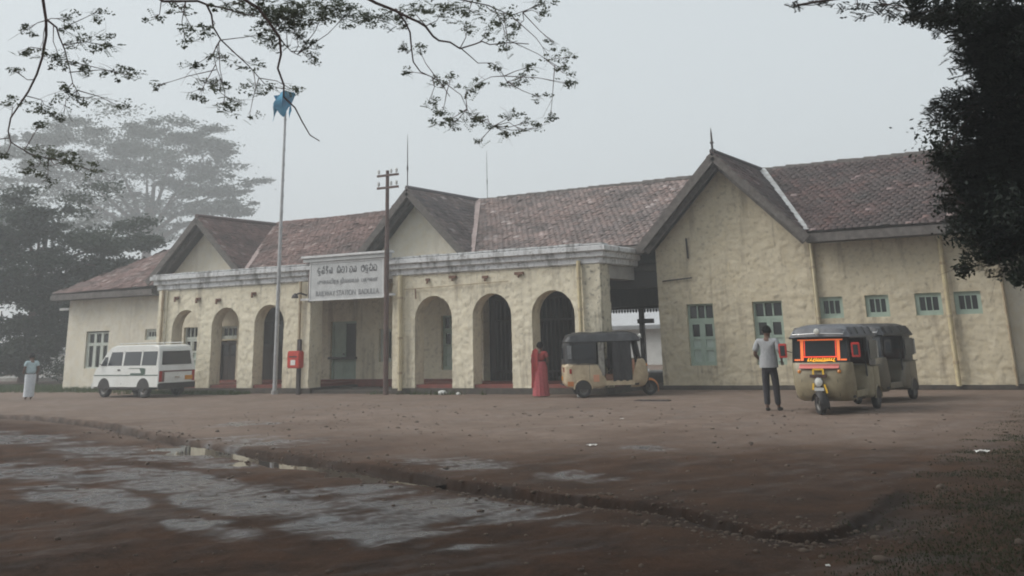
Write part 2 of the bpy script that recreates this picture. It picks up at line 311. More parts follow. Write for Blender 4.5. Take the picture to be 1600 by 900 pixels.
class MB:
    def __init__(s): s.v = []; s.f = []
    def add(s, vs, fs):
        b = len(s.v); s.v += [tuple(p) for p in vs]; s.f += [tuple(i + b for i in f) for f in fs]; return s
    def box(s, x0, x1, y0, y1, z0, z1):
        return s.add([(x0, y0, z0), (x1, y0, z0), (x1, y1, z0), (x0, y1, z0), (x0, y0, z1), (x1, y0, z1), (x1, y1, z1), (x0, y1, z1)],
                     [(0, 3, 2, 1), (4, 5, 6, 7), (0, 1, 5, 4), (1, 2, 6, 5), (2, 3, 7, 6), (3, 0, 4, 7)])
    def bar(s, p, q, w, h, up=(0, 0, 1)):
        p, q = Vector(p), Vector(q); d = (q - p).normalized(); u = Vector(up)
        a = d.cross(u)
        if a.length < 1e-4: a = d.cross(Vector((1, 0, 0)))
        a.normalize(); b = a.cross(d).normalized(); a *= w / 2; b *= h / 2
        vs = [c + sa * a + sb * b for c in (p, q) for sa, sb in ((-1, -1), (1, -1), (1, 1), (-1, 1))]
        return s.add(vs, [(3, 2, 1, 0), (4, 5, 6, 7), (0, 1, 5, 4), (1, 2, 6, 5), (2, 3, 7, 6), (3, 0, 4, 7)])
    def tube(s, path, r, n=8, cap=True):
        P = [Vector(p) for p in path]; k = len(P)
        R = r if isinstance(r, (list, tuple)) else [r] * k
        ref = None; vs = []; fs = []
        for i in range(k):
            d = (P[min(i + 1, k - 1)] - P[max(i - 1, 0)]).normalized()
            if ref is None:
                ref = Vector((0, 0, 1)) if abs(d.z) < .9 else Vector((1, 0, 0))
            a = (ref - d * ref.dot(d)).normalized(); ref = a; b = d.cross(a)
            for j in range(n):
                t = 2 * PI * j / n; vs.append(P[i] + (a * math.cos(t) + b * math.sin(t)) * R[i])
        for i in range(k - 1):
            for j in range(n):
                j2 = (j + 1) % n; fs.append((i * n + j, i * n + j2, (i + 1) * n + j2, (i + 1) * n + j))
        if cap: fs += [tuple(range(n))[::-1], tuple(range((k - 1) * n, k * n))]
        return s.add(vs, fs)
    def lathe(s, prof, n=20, axis='z', c=(0, 0, 0)):
        vs = []; fs = []
        for (r, h) in prof:
            for j in range(n):
                t = 2 * PI * j / n; a, b = r * math.cos(t), r * math.sin(t)
                p = {'z': (a, b, h), 'y': (a, h, b), 'x': (h, a, b)}[axis]
                vs.append((p[0] + c[0], p[1] + c[1], p[2] + c[2]))
        for i in range(len(prof) - 1):
            for j in range(n):
                j2 = (j + 1) % n; fs.append((i * n + j, i * n + j2, (i + 1) * n + j2, (i + 1) * n + j))
        return s.add(vs, fs)
    def prism(s, pts, axis, a, b):
        def P(u, v, w): return {'y': (u, w, v), 'x': (w, u, v), 'z': (u, v, w)}[axis]
        n = len(pts)
        vs = [P(u, v, a) for u, v in pts] + [P(u, v, b) for u, v in pts]
        return s.add(vs, [tuple(range(n)), tuple(range(n, 2 * n))[::-1]] + [(i, i + n, (i + 1) % n + n, (i + 1) % n) for i in range(n)])
    def grid(s, rows, close=False):
        k = len(rows[0]); vs = [p for r in rows for p in r]; fs = []
        for i in range(len(rows) - 1):
            for j in range(k - (0 if close else 1)):
                j2 = (j + 1) % k; fs.append((i * k + j, i * k + j2, (i + 1) * k + j2, (i + 1) * k + j))
        return s.add(vs, fs)
    def build(s, name, m, parent=None, smooth=False, bevel=0, solid=0, fix=True):
        me = bpy.data.meshes.new(name); me.from_pydata(s.v, [], s.f); me.update()
        if fix or bevel or solid:
            bm = bmesh.new(); bm.from_mesh(me)
            bmesh.ops.recalc_face_normals(bm, faces=bm.faces)
            if solid: bmesh.ops.solidify(bm, geom=bm.faces[:], thickness=solid)
            if bevel:
                bmesh.ops.bevel(bm, geom=[e for e in bm.edges if len(e.link_faces) == 2 and e.calc_face_angle(0) > .5], offset=bevel, segments=2, affect='EDGES', clamp_overlap=True)
            bm.to_mesh(me); bm.free()
        o = link(name, me, m, parent)
        if smooth:
            me.shade_smooth()
            try: me.set_sharp_from_angle(angle=math.radians(38))
            except Exception: pass
        return o

def thing(name, label, cat, loc=(0, 0, 0), rz=0.0, group=None):
    o = bpy.data.objects.new(name, None); COL.objects.link(o)
    o.location = loc; o.rotation_euler = (0, 0, rz); o.empty_display_size = .3
    o['label'] = label; o['category'] = cat
    if group: o['group'] = group
    return o
def tag(o, label, cat, group=None):
    o['label'] = label; o['category'] = cat
    if group: o['group'] = group
    return o
def setting(o, kind='structure', label=None):
    o['kind'] = kind
    if label: o['label'] = label
    return o

def hash2(ix, iy, k):
    h = np.sin(ix * 127.1 + iy * 311.7 + k * 74.7) * 43758.5453
    return h - np.floor(h)
def vnoise(x, y, k=0):
    ix, iy = np.floor(x), np.floor(y); fx, fy = x - ix, y - iy
    fx = fx * fx * (3 - 2 * fx); fy = fy * fy * (3 - 2 * fy)
    return (hash2(ix, iy, k) * (1 - fx) + hash2(ix + 1, iy, k) * fx) * (1 - fy) + (hash2(ix, iy + 1, k) * (1 - fx) + hash2(ix + 1, iy + 1, k) * fx) * fy
def fbm(x, y, k=0, oct=4):
    s = 0; a = .5
    for i in range(oct):
        s = s + a * vnoise(x * 2 ** i, y * 2 ** i, k + i); a *= .5
    return s / (1 - .5 ** oct)
def rubble(u, v, su=.27, sv=.155, k=0):
    """height and joint mask of coursed rubble: Worley cells stretched along the courses"""
    uu = u / su + .35 * (vnoise(u * 2, v * 2, k + 9) - .5); vv = v / sv + .6 * (vnoise(u * 1.3, v * 1.3, k + 5) - .5)
    ix, iy = np.floor(uu), np.floor(vv)
    f1 = np.full(u.shape, 9.); f2 = np.full(u.shape, 9.); hid = np.zeros(u.shape)
    for dx in (-1, 0, 1):
        for dy in (-1, 0, 1):
            cx, cy = ix + dx, iy + dy
            px = cx + .15 + .7 * hash2(cx, cy, k + 1); py = cy + .15 + .7 * hash2(cx, cy, k + 2)
            d = np.hypot(uu - px, vv - py); h = hash2(cx, cy, k + 3)
            near = d < f1
            f2 = np.where(near, f1, np.minimum(f2, d)); hid = np.where(near, h, hid); f1 = np.where(near, d, f1)
    e = np.clip((f2 - f1) / .28, 0, 1)
    return (.15 + .85 * hid) * np.clip(e * 2.4, 0, 1), np.clip(1 - e * 1.8, 0, 1) * np.clip(vnoise(u * 1.7, v * 1.7, k + 14) * 2.4 - .9, 0, 1)

def wall(name, m, parent, x0, x1, z0, z1, y, depth, openings=(), top=None, res=.06, relief=.03, k=0, axis='x', smooth=True):
    """a masonry wall facing -Y (axis x) or +X (axis y, then x0..x1 run along Y and y is X); arched and square openings are cut out,
    the face has the relief of the stones, jambs and soffits are real"""
    def lines(a, b, marks):
        n = max(2, int(round((b - a) / res))); L = list(np.linspace(a, b, n + 1))
        for t in marks:
            if a < t < b:
                i = int(np.argmin([abs(q - t) for q in L]))
                if 0 < i < len(L) - 1 and abs(L[i] - t) < res * .6: L[i] = t
                else: L.append(t)
        return np.array(sorted(set(L)))
    xs = lines(x0, x1, [e for o in openings for e in (o[0], o[1])])
    zs = lines(z0, z1, [e for o in openings for e in (o[2], o[3])])
    nx, nz = len(xs), len(zs)
    X, Z = np.meshgrid(xs, zs, indexing='ij')
    cx = (X[:-1, :-1] + X[1:, 1:]) / 2; cz = (Z[:-1, :-1] + Z[1:, 1:]) / 2
    keep = np.ones(cx.shape, bool)
    if top is not None: keep &= cz < top(cx)
    for o in openings:
        a, b, c, d = o[:4]
        if len(o) > 4:
            r = (b - a) / 2; mx_ = (a + b) / 2; sp = d - r
            ins = (cx > a) & (cx < b) & (cz > c) & ((cz < sp) | (np.hypot(cx - mx_, cz - sp) < r))
        else: ins = (cx > a) & (cx < b) & (cz > c) & (cz < d)
        keep &= ~ins
    # which vertices touch kept and dropped cells
    def touch(M):
        t = np.zeros((nx, nz), bool); t[:-1, :-1] |= M; t[1:, :-1] |= M; t[:-1, 1:] |= M; t[1:, 1:] |= M; return t
    bnd = touch(keep) & touch(~keep)
    for o in openings:
        if len(o) > 4:
            a, b, c, d = o[:4]; r = (b - a) / 2; mx_ = (a + b) / 2; sp = d - r
            s = bnd & (Z > sp - 1e-6) & (np.abs(np.hypot(X - mx_, Z - sp) - r) < res * 1.6)
            q = np.hypot(X - mx_, Z - sp); q = np.where(q < 1e-6, 1, q)
            X = np.where(s, mx_ + (X - mx_) / q * r, X); Z = np.where(s, sp + (Z - sp) / q * r, Z)
    if top is not None:
        s = (bnd & (np.abs(Z - top(X)) < res * 2.5)) | (Z > top(X))
        Z = np.where(s, top(X), Z)
    h, jn = rubble(X, Z, k=k)
    h = h * relief * .62 + (fbm(X * 1.4, Z * 1.8, k + 20) - .5) * relief * .5 + (fbm(X * 8 + Z * 3, Z * 9 - X * 2, k + 25, 3) - .5) * relief * .9
    front = y - h if axis == 'x' else y + h
    back = np.full(X.shape, y + depth if axis == 'x' else y - depth)
    A = np.stack([X, front, Z] if axis == 'x' else [front, X, Z], -1).reshape(-1, 3)
    B = np.stack([X, back, Z] if axis == 'x' else [back, X, Z], -1).reshape(-1, 3)
    idx = np.arange(nx * nz).reshape(nx, nz); N = nx * nz
    I = np.argwhere(keep); i, j = I[:, 0], I[:, 1]
    q = np.stack([idx[i, j], idx[i + 1, j], idx[i + 1, j + 1], idx[i, j + 1]], 1)
    F = [q, q[:, ::-1] + N]
    K = np.pad(keep, 1)
    for di, dj, e in ((-1, 0, (0, 3)), (1, 0, (2, 1)), (0, -1, (1, 0)), (0, 1, (3, 2))):
        edge = ~K[i + 1 + di, j + 1 + dj]
        a, b = q[edge, e[0]], q[edge, e[1]]
        F.append(np.stack([a, b, b + N, a + N], 1))
    Q = np.concatenate(F)
    if axis == 'y': Q = Q[:, ::-1]
    me = fast_mesh(name, np.concatenate([A, B]), Q, np.concatenate([jn.ravel(), np.zeros(N)]), 'joint')
    o = link(name, me, m, parent, smooth)
    if smooth:
        try: me.set_sharp_from_angle(angle=math.radians(50))
        except Exception: pass
    return o

# ---------------------------------------------------------------- ground
GUTTER = [(-29.51, 19.51), (-26.18, 18.39), (-23.45, 18.03), (-19.98, 16.84), (-17.21, 15.43), (-14.98, 14.3), (-12.49, 13.26), (-10.97, 12.7), (-9.7, 12.27), (-7.64, 11.37), (-6.02, 10.8), (-5.36, 10.69), (-4.79, 10.53), (-3.92, 10.02), (-3.21, 9.48), (-2.91, 9.4), (-2.74, 9.53), (-2.63, 10.15), (-2.62, 11.11), (-2.67, 11.99)]
WET = [(-13.77, 14.61, 1.55, 1.0), (-8.66, 12.9, 1.1, 0.7), (-6.3, 12.2, .7, .4), (-15.8, 12.95, 2.2, .75), (-13.8, 10.37, 1.7, 0.6), (-12.87, 12.31, 1.5, 0.6), (-11.45, 10.42, 2.2, 0.6), (-11.21, 8.97, 1.7, 0.5), (-8.62, 9.38, 1.6, 0.8), (-7.27, 9.86, 1.8, 0.85), (-6.75, 8.56, 1.7, 0.7), (-5.6, 9.6, .9, .5), (-7.83, 7.77, 0.8, 0.3), (-6.26, 9.77, 0.6, 0.7), (-6.85, 15.4, 0.5, 0.3), (-17.12, 17.76, 0.8, 0.7), (-19.5, 14.2, 2.4, .8), (-17.5, 11.2, 2.2, .6)]

def gutter_dist(x, y):
    best = np.full(x.shape, 1e9); sgn = np.ones(x.shape); along = np.zeros(x.shape); L = 0
    for (ax, ay), (bx, by) in zip(GUTTER[:-1], GUTTER[1:]):
        dx, dy = bx - ax, by - ay; l2 = dx * dx + dy * dy; l = math.sqrt(l2)
        t = np.clip(((x - ax) * dx + (y - ay) * dy) / l2, 0, 1)
        d = np.hypot(x - ax - t * dx, y - ay - t * dy)
        m = d < best
        best = np.where(m, d, best); along = np.where(m, L + t * l, along)
        sgn = np.where(m, np.where(dx * (y - ay) - dy * (x - ax) < 0, 1., -1.), sgn)      # + on the camera's side
        L += l
    return best * sgn, along, L

def ground_height(x, y):
    wob = (fbm(x * 1.6, y * 1.6, 40, 3) - .5) * .16 + (fbm(x * 7, y * 7, 44, 2) - .5) * .05
    s, a, L = gutter_dist(x, y); s = s + wob
    fade = np.clip(a / 4, 0.35, 1) * np.clip((L - a) / 2.5, 0, 1) * np.interp(a, [22, 29], [1, .5])
    wide = 1 + 2.0 * np.exp(-((a - 19.5) / 3.2) ** 2)
    prof = np.interp(s / wide, [-.35, -.06, 0, .035, .10, .20, .5, 3, 7], [0, .014, 0, -.115, -.13, -.06, -.035, -.015, 0]) * fade
    r = np.hypot(x, y)
    bumps = (fbm(x * .5, y * .5, 3) - .5) * .07 + (fbm(x * 2.3, y * 2.3, 8, 3) - .5) * .035 + (fbm(x * 9, y * 9, 12, 2) - .5) * .014
    flat = np.clip((29 - y) / 8, .12, 1) * np.clip((80 - r) / 40, 0, 1)
    return prof + bumps * flat * (1 + .8 * (s > .05) * np.clip(1 - r / 22, 0, 1))

def make_ground():
    az = np.unique(np.concatenate([np.arange(-180, -62, 4), np.arange(-62, 3, .115), np.arange(3, 180.1, 4)]))
    az[-1] = 180; az = np.radians(az)
    dy = np.arange(520, 8, -1.55); r = 1664 * 1.6 / dy
    r = np.concatenate([[.02, 1.2, 2.4, 3.6, 4.5], r[r > 5], np.geomspace(r[-1] * 1.12, 3000, 14)])
    A, Rr = np.meshgrid(az, r, indexing='ij')
    X, Y = np.sin(A) * Rr, np.cos(A) * Rr
    Z = ground_height(X, Y)
    nA, nR = A.shape; idx = np.arange(nA * nR).reshape(nA, nR)
    Q = np.stack([idx[:-1, :-1], idx[:-1, 1:], idx[1:, 1:], idx[1:, :-1]], -1).reshape(-1, 4)[:, ::-1]
    me = fast_mesh('ground', np.stack([X, Y, Z], -1).reshape(-1, 3), Q)
    s, a, L = gutter_dist(X, Y)
    # mud on the camera's side of the broken edge, packed gravel beyond; sodden patches of their own outline
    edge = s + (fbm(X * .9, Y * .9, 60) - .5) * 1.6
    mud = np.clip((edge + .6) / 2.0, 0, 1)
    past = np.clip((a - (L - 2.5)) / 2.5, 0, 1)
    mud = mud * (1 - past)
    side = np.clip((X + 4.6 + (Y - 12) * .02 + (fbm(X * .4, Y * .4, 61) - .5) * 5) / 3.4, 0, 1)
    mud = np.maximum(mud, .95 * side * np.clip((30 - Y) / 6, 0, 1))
    mud = np.maximum(mud, .92 * np.clip((17.5 + np.clip(X + 9, 0, 8) * .45 - Y + (fbm(X * .5, Y * .5, 66) - .5) * 6) / 5.5, 0, 1))  # mud widened near and right; edge darkening painted in with its colour
    wet = np.zeros(X.shape)
    al, ac = X * .35 + Y * .94, X * .94 - Y * .35
    n1 = fbm(al * .55, ac * 2.0, 70, 4)
    n2 = fbm(al * 2.2, ac * 7, 77, 3)
    for (wx, wy, ra, rb) in WET:
        ca, sa = math.cos(-.35), math.sin(-.35)
        u = ((X - wx) * ca + (Y - wy) * sa) / ra; v = (-(X - wx) * sa + (Y - wy) * ca) / rb
        wet = np.maximum(wet, 1.15 - np.hypot(u, v))
    wet = np.clip((np.clip(wet, 0, 1) * .75 + (n1 - .5) * 1.5 + (n2 - .5) * 1.3 + .03) * 1.7, 0, 1) * np.clip(wet * 5 + .3, 0, 1)
    wet = wet * np.clip(.55 + 1.5 * (fbm(al * 5, ac * 14, 81, 3) - .35), 0, 1)
    rut_shade = np.clip((s + .12) * 8, 0, 1) * np.clip((.40 - s) * 4, 0, 1)  # shade of the rut painted as a dark band along the edge
    for nm, val in (('mud', mud), ('wet', wet), ('rut_shade', rut_shade)):
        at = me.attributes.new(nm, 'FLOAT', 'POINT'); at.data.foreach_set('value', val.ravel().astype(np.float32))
    m = bpy.data.materials.new('ground'); m.use_nodes = True; MAT['ground'] = m
    n, l = m.node_tree.nodes, m.node_tree.links; b = n['Principled BSDF']
    tc = n.new('ShaderNodeTexCoord')
    def noise(sc, det=6, ro=.65):
        z = n.new('ShaderNodeTexNoise'); z.inputs['Scale'].default_value = sc; z.inputs['Detail'].default_value = det; z.inputs['Roughness'].default_value = ro
        l.new(tc.outputs['Object'], z.inputs[0]); return z.outputs[0]
    def rng_(v, lo, hi, a=0., c=1.):
        q = n.new('ShaderNodeMapRange'); q.inputs[1].default_value = lo; q.inputs[2].default_value = hi; q.inputs[3].default_value = a; q.inputs[4].default_value = c
        l.new(v, q.inputs[0]); return q.outputs[0]
    def attr(nm):
        q = n.new('ShaderNodeAttribute'); q.attribute_name = nm; return q.outputs['Fac']
    def math_(op, a_, b_):
        q = n.new('ShaderNodeMath'); q.operation = op
        for s_, v_ in zip(q.inputs, (a_, b_)):
            if isinstance(v_, (int, float)): s_.default_value = v_
            else: l.new(v_, s_)
        return q.outputs[0]
    gravel = node_mix(n, l, rng_(noise(2.2), .35, .65), (0.205, 0.155, 0.125), (0.14, 0.10, 0.078))
    gravel = node_mix(n, l, rng_(noise(60, 3), .50, .75), gravel, (0.26, 0.21, 0.18))
    gravel = node_mix(n, l, rng_(noise(.35, 4), .45, .65, 0, .5), gravel, (0.12, 0.085, 0.065))
    mud_darkened = node_mix(n, l, rng_(noise(1.6), .35, .65), (0.029, 0.0155, 0.0095), (0.070, 0.034, 0.018))
    mud_darkened = node_mix(n, l, rng_(noise(30, 4), .55, .75), mud_darkened, (0.095, 0.054, 0.034))
    c = node_mix(n, l, attr('mud'), gravel, mud_darkened)
    wet_ = attr('wet')
    c = node_mix(n, l, math_('MULTIPLY', wet_, .65), c, (0.022, 0.018, 0.017))
    c = node_mix(n, l, math_('MULTIPLY', attr('rut_shade'), .7), c, (0.016, 0.011, 0.009))
    l.new(c, b.inputs['Base Color'])
    ro = rng_(wet_, 0, 1, .88, .14)
    l.new(ro, b.inputs['Roughness']); l.new(rng_(wet_, 0, 1, .12, .6), b.inputs['Specular IOR Level'])
    bp = n.new('ShaderNodeBump'); bp.inputs['Distance'].default_value = .03
    l.new(rng_(wet_, 0, 1, .55, .28), bp.inputs['Strength'])
    l.new(math_('ADD', noise(14, 6), math_('MULTIPLY', noise(70, 3), .5)), bp.inputs['Height'])
    l.new(bp.outputs[0], b.inputs['Normal'])
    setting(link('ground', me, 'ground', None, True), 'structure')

    # standing water in the low channel along the broken edge
    mat('water', (0.045, 0.035, 0.028), None, rough=.03, spec=.6)
    P = [Vector((x, y, 0)) for x, y in GUTTER[5:10]]
    rows = []
    for i, p in enumerate(P):
        d = (P[min(i + 1, len(P) - 1)] - P[max(i - 1, 0)]).normalized(); nrm = Vector((d.y, -d.x, 0))
        rows.append([p + nrm * t + Vector((0, 0, -.05)) for t in (-.05, .3, .65, 1.0)])
    MB().grid(rows).build('water', 'water')['kind'] = 'structure'
make_ground()

# ---------------------------------------------------------------- the station
YM, YP = 31.1, 28.6             # planes of the main wall and of the porticoes
ST = thing('station_building', 'long cream rubble station with tiled gables and two arcaded porches', 'building', (0, 0, 0))
GX = [(-32.2, 6.45), (-22.0, 6.65), (-10.8, 6.72)]          # the three gables: centre, ridge height
EAVE = 4.22

def win(x0, x1, z0, z1, y, style, fm='teal_paint', d=.10):
    """casement in its frame: the frame is the part, panes and panels are its pieces"""
    w, yf, yb = .055, y, y + d
    f = MB()
    def fr(a, b, c, e, t=w, pr=0): # rectangular frame
        f.box(a, b, yf - pr, yb, e - t, e); f.box(a, b, yf - pr, yb, c, c + t)
        f.box(a, a + t, yf - pr, yb, c + t, e - t); f.box(b - t, b, yf - pr, yb, c + t, e - t)
    panes, panels = [], []
    fr(x0, x1, z0, z1, w)
    a, b, c, e = x0 + w, x1 - w, z0 + w, z1 - w
    if style == 'tall':
        zt = e - .36
        f.box(a, b, yf - .004, yb, zt - .09, zt)
        for i in range(3):
            u0 = a + (b - a) * i / 3; u1 = a + (b - a) * (i + 1) / 3
            panes.append((u0 + .02, u1 - .02, zt + .03, e - .02))
            if i: f.box(u0 - .02, u0 + .02, yf + .004, yb, zt, e)
        mid = (a + b) / 2
        f.box(mid - .035, mid + .035, yf - .008, yb, c, zt - .09)
        for u0, u1 in ((a, mid - .035), (mid + .035, b)):
            panes.append((u0 + .05, u1 - .05, zt - .52, zt - .17))
            panels.append((u0 + .05, u1 - .05, c + .45, zt - .60)); panels.append((u0 + .05, u1 - .05, c + .05, c + .38))
            f.box(u0, u0 + .05, yf + .004, yb, c, zt - .09); f.box(u1 - .05, u1, yf + .004, yb, c, zt - .09)
            for q0, q1 in ((zt - .17, zt - .09), (zt - .60, zt - .52), (c + .38, c + .45), (c, c + .05)): f.box(u0 + .05, u1 - .05, yf + .004, yb, q0, q1)
    elif style == 'small':
        t = .05
        f.box(a, b, yf + .004, yb, e - .05, e); f.box(a, b, yf + .004, yb, c, c + .07)
        f.box(a, a + t, yf + .006, yb, c + .07, e - .05); f.box(b - t, b, yf + .006, yb, c + .07, e - .05)
        for i in range(3):
            u0 = a + t + (b - a - 2 * t) * i / 3; u1 = a + t + (b - a - 2 * t) * (i + 1) / 3
            panes.append((u0 + .012, u1 - .012, c + .07, e - .05))
            if i: f.box(u0 - .012, u0 + .012, yf + .008, yb, c + .07, e - .05)
    elif style == 'nine':
        zt = e - .36
        f.box(a, b, yf - .004, yb, zt - .12, zt)
        for i in range(3):
            u0 = a + (b - a) * i / 3; u1 = a + (b - a) * (i + 1) / 3
            panes.append((u0 + .07, u1 - .07, zt + .03, e - .04)); panes.append((u0 + .09, u1 - .09, c + .05, zt - .17))
            f.box(u0, u0 + .07, yf + .004, yb, zt, e); f.box(u1 - .07, u1, yf + .004, yb, zt, e)
            f.box(u0, u0 + .09, yf + .004, yb, c, zt - .12); f.box(u1 - .09, u1, yf + .004, yb, c, zt - .12)
    o = f.build('window', fm, ST)
    for (p0, p1, p2, p3) in panes: MB().box(p0, p1, yb - .045, yb - .02, p2, p3).build('pane', 'glass_dark', o)
    for (p0, p1, p2, p3) in panels: MB().box(p0, p1, yb - .06, yb - .02, p2, p3).build('panel', 'teal_panel', o)
    s = MB().box(x0 - .05, x1 + .05, y - .05, y + d, z0 - .055, z0 - .003); s.build('sill', 'trim_cream', o)
    MB().box(x0, x1, yb + .02, yb + .05, z0, z1).build('lining', 'dark_timber', o)
    return o

# -- right gabled block and right wing
def gable_top(gx, hw, apex, foot): return lambda x: np.minimum(apex, foot + (apex - foot) * np.clip(1 - np.abs(x - gx) / hw, 0, 1))
TALL = [(-12.27, -11.43), (-10.24, -9.36)]
wall('wall', 'ochre_rubble', ST, -13.15, -8.42, .12, 6.6, YM, .4, [(a, b, .67, 2.42) for a, b in TALL], gable_top(-10.8, 2.42, 6.42, 4.0), res=.042, relief=.032, k=1)
for a, b in TALL: win(a, b, .67, 2.42, YM + .10, 'tall')
SMALL = [(-8.33, -7.67), (-7.06, -6.42), (-5.74, -5.05), (-4.74, -4.07)]
wall('wall', 'ochre_rubble', ST, -8.415, -3.5, .12, 4.35, YM + .13, .4, [(a, b, 1.89, 2.47) for a, b in SMALL], res=.042, relief=.032, k=2)
for a, b in SMALL: win(a, b, 1.89, 2.47, YM + .19, 'small')
wall('wall', 'cream_plaster', ST, -3.49, 6.0, .12, 4.0, YM + .55, .4, [(-3.02, -2.6, 1.5, 2.25), (-1.0, -.2, 1.3, 2.3)], res=.1, relief=.02, k=3)
win(-3.02, -2.6, 1.5, 2.25, YM + .65, 'small'); win(-1.0, -.2, 1.3, 2.3, YM + .65, 'tall')
MB().box(-13.2, -8.40, YM - .06, YM + .3, 0, .12).build('plinth', 'plinth_dark', ST, bevel=.012)
MB().box(-8.395, 6, YM + .06, YM + .5, 0, .118).build('plinth', 'plinth_dark', ST, bevel=.012)
# -- left wing
wall('wall', 'cream_plaster', ST, -40.33, -33.9, 0, 4.0, YM, .4, [(-39.1, -37.7, .81, 2.24), (-35.55, -34.85, 1.88, 2.29)], res=.09, relief=.012, k=4)
win(-39.1, -37.7, .81, 2.24, YM + .08, 'nine', 'pale_frame'); win(-35.55, -34.85, 1.88, 2.29, YM + .08, 'small', 'pale_frame')
MB().box(-40.33, -39.93, YM + .41, 39, 0, 4.0).build('wall', 'cream_plaster', ST)
# -- main wall behind the porticoes and the two smaller gables
wall('wall', 'cream_rubble', ST, -33.9, -24.4, 0, 4.3, YM, .4, [(-33.35, -32.6, .62, 2.35), (-31.4, -30.5, .26, 2.32), (-29.6, -27.9, .26, 2.9), (-25.93, -24.75, .15, 2.3)], res=.09, relief=.025, k=5)
wall('wall', 'cream_rubble', ST, -24.4, -19.45, 0, 4.3, YM, .4, [(-23.75, -23.2, .9, 2.0), (-21.12, -20.3, .62, 2.37)], res=.07, relief=.035, k=6)
win(-33.35, -32.6, .62, 2.35, YM + .1, 'tall', 'pale_frame'); win(-21.12, -20.3, .62, 2.37, YM + .1, 'tall'); win(-23.75, -23.2, .9, 2.0, YM + .1, 'small', 'pale_frame')
for gx, ap in GX[:2]:
    wall('gable_wall', 'cream_plaster', ST, gx - 2.3, gx + 2.3, 4.3, ap, YM - .012, .3, (), gable_top(gx, 2.3, ap - .28, 4.05), res=.09, relief=.012, k=int(-gx))
def door(x0, x1, z0, z1, y, leaf, glass=None, half=False):
    f = MB(); t = .07
    f.box(x0, x1, y, y + .12, z1 - t, z1); f.box(x0, x0 + t, y, y + .12, z0, z1 - t); f.box(x1 - t, x1, y, y + .12, z0, z1 - t)
    o = f.build('door', leaf, ST); m_ = (x0 + x1) / 2
    for i, (a, b) in enumerate(((x0 + t, m_ - .004), (m_ + .004, x1 - t))):
        lf = MB()
        if half: # upper panel open on one side, closed lower leaf
            lf.box(a, b, y + .05, y + .09, z0, z0 + .85)
            if i == 0: lf.box(a, b, y + .05, y + .09, z0 + .86, z1 - t)
        else: lf.box(a, b, y + .05, y + .09, z0, z1 - t)
        lf.build('leaf', leaf, o)
        for q0, q1 in ((z0 + .1, z0 + .75),): MB().box(a + .08, b - .08, y + .035, y + .049, q0, q1).build('panel', leaf, o)
        if glass: MB().box(a + .06, b - .06, y + .03, y + .049, glass[0], glass[1]).build('pane', 'glass_dark', o)
    MB().box(m_ - .1, m_ - .04, y + .01, y + .03, z0 + 1.0, z0 + 1.06).build('handle', 'iron', o)
    MB().box(x0, x1, y + .14, y + .16, z0, z1).build('lining', 'dark_timber', o)
    return o
door(-25.93, -24.75, .15, 2.3, YM + .1, 'teal_paint', None, True)
MB().box(-25.95, -24.70, YM - .10, YM - .005, 1.02, 1.09).build('ticket_ledge', 'dark_timber', ST)
door(-31.4, -30.5, .26, 1.72, YM + .1, 'dark_timber', (1.2, 1.6)); win(-31.4, -30.5, 1.82, 2.32, YM + .1, 'small', 'pale_frame')
door(-29.6, -27.9, .26, 2.9, YM + .1, 'dark_timber', (1.6, 2.4))

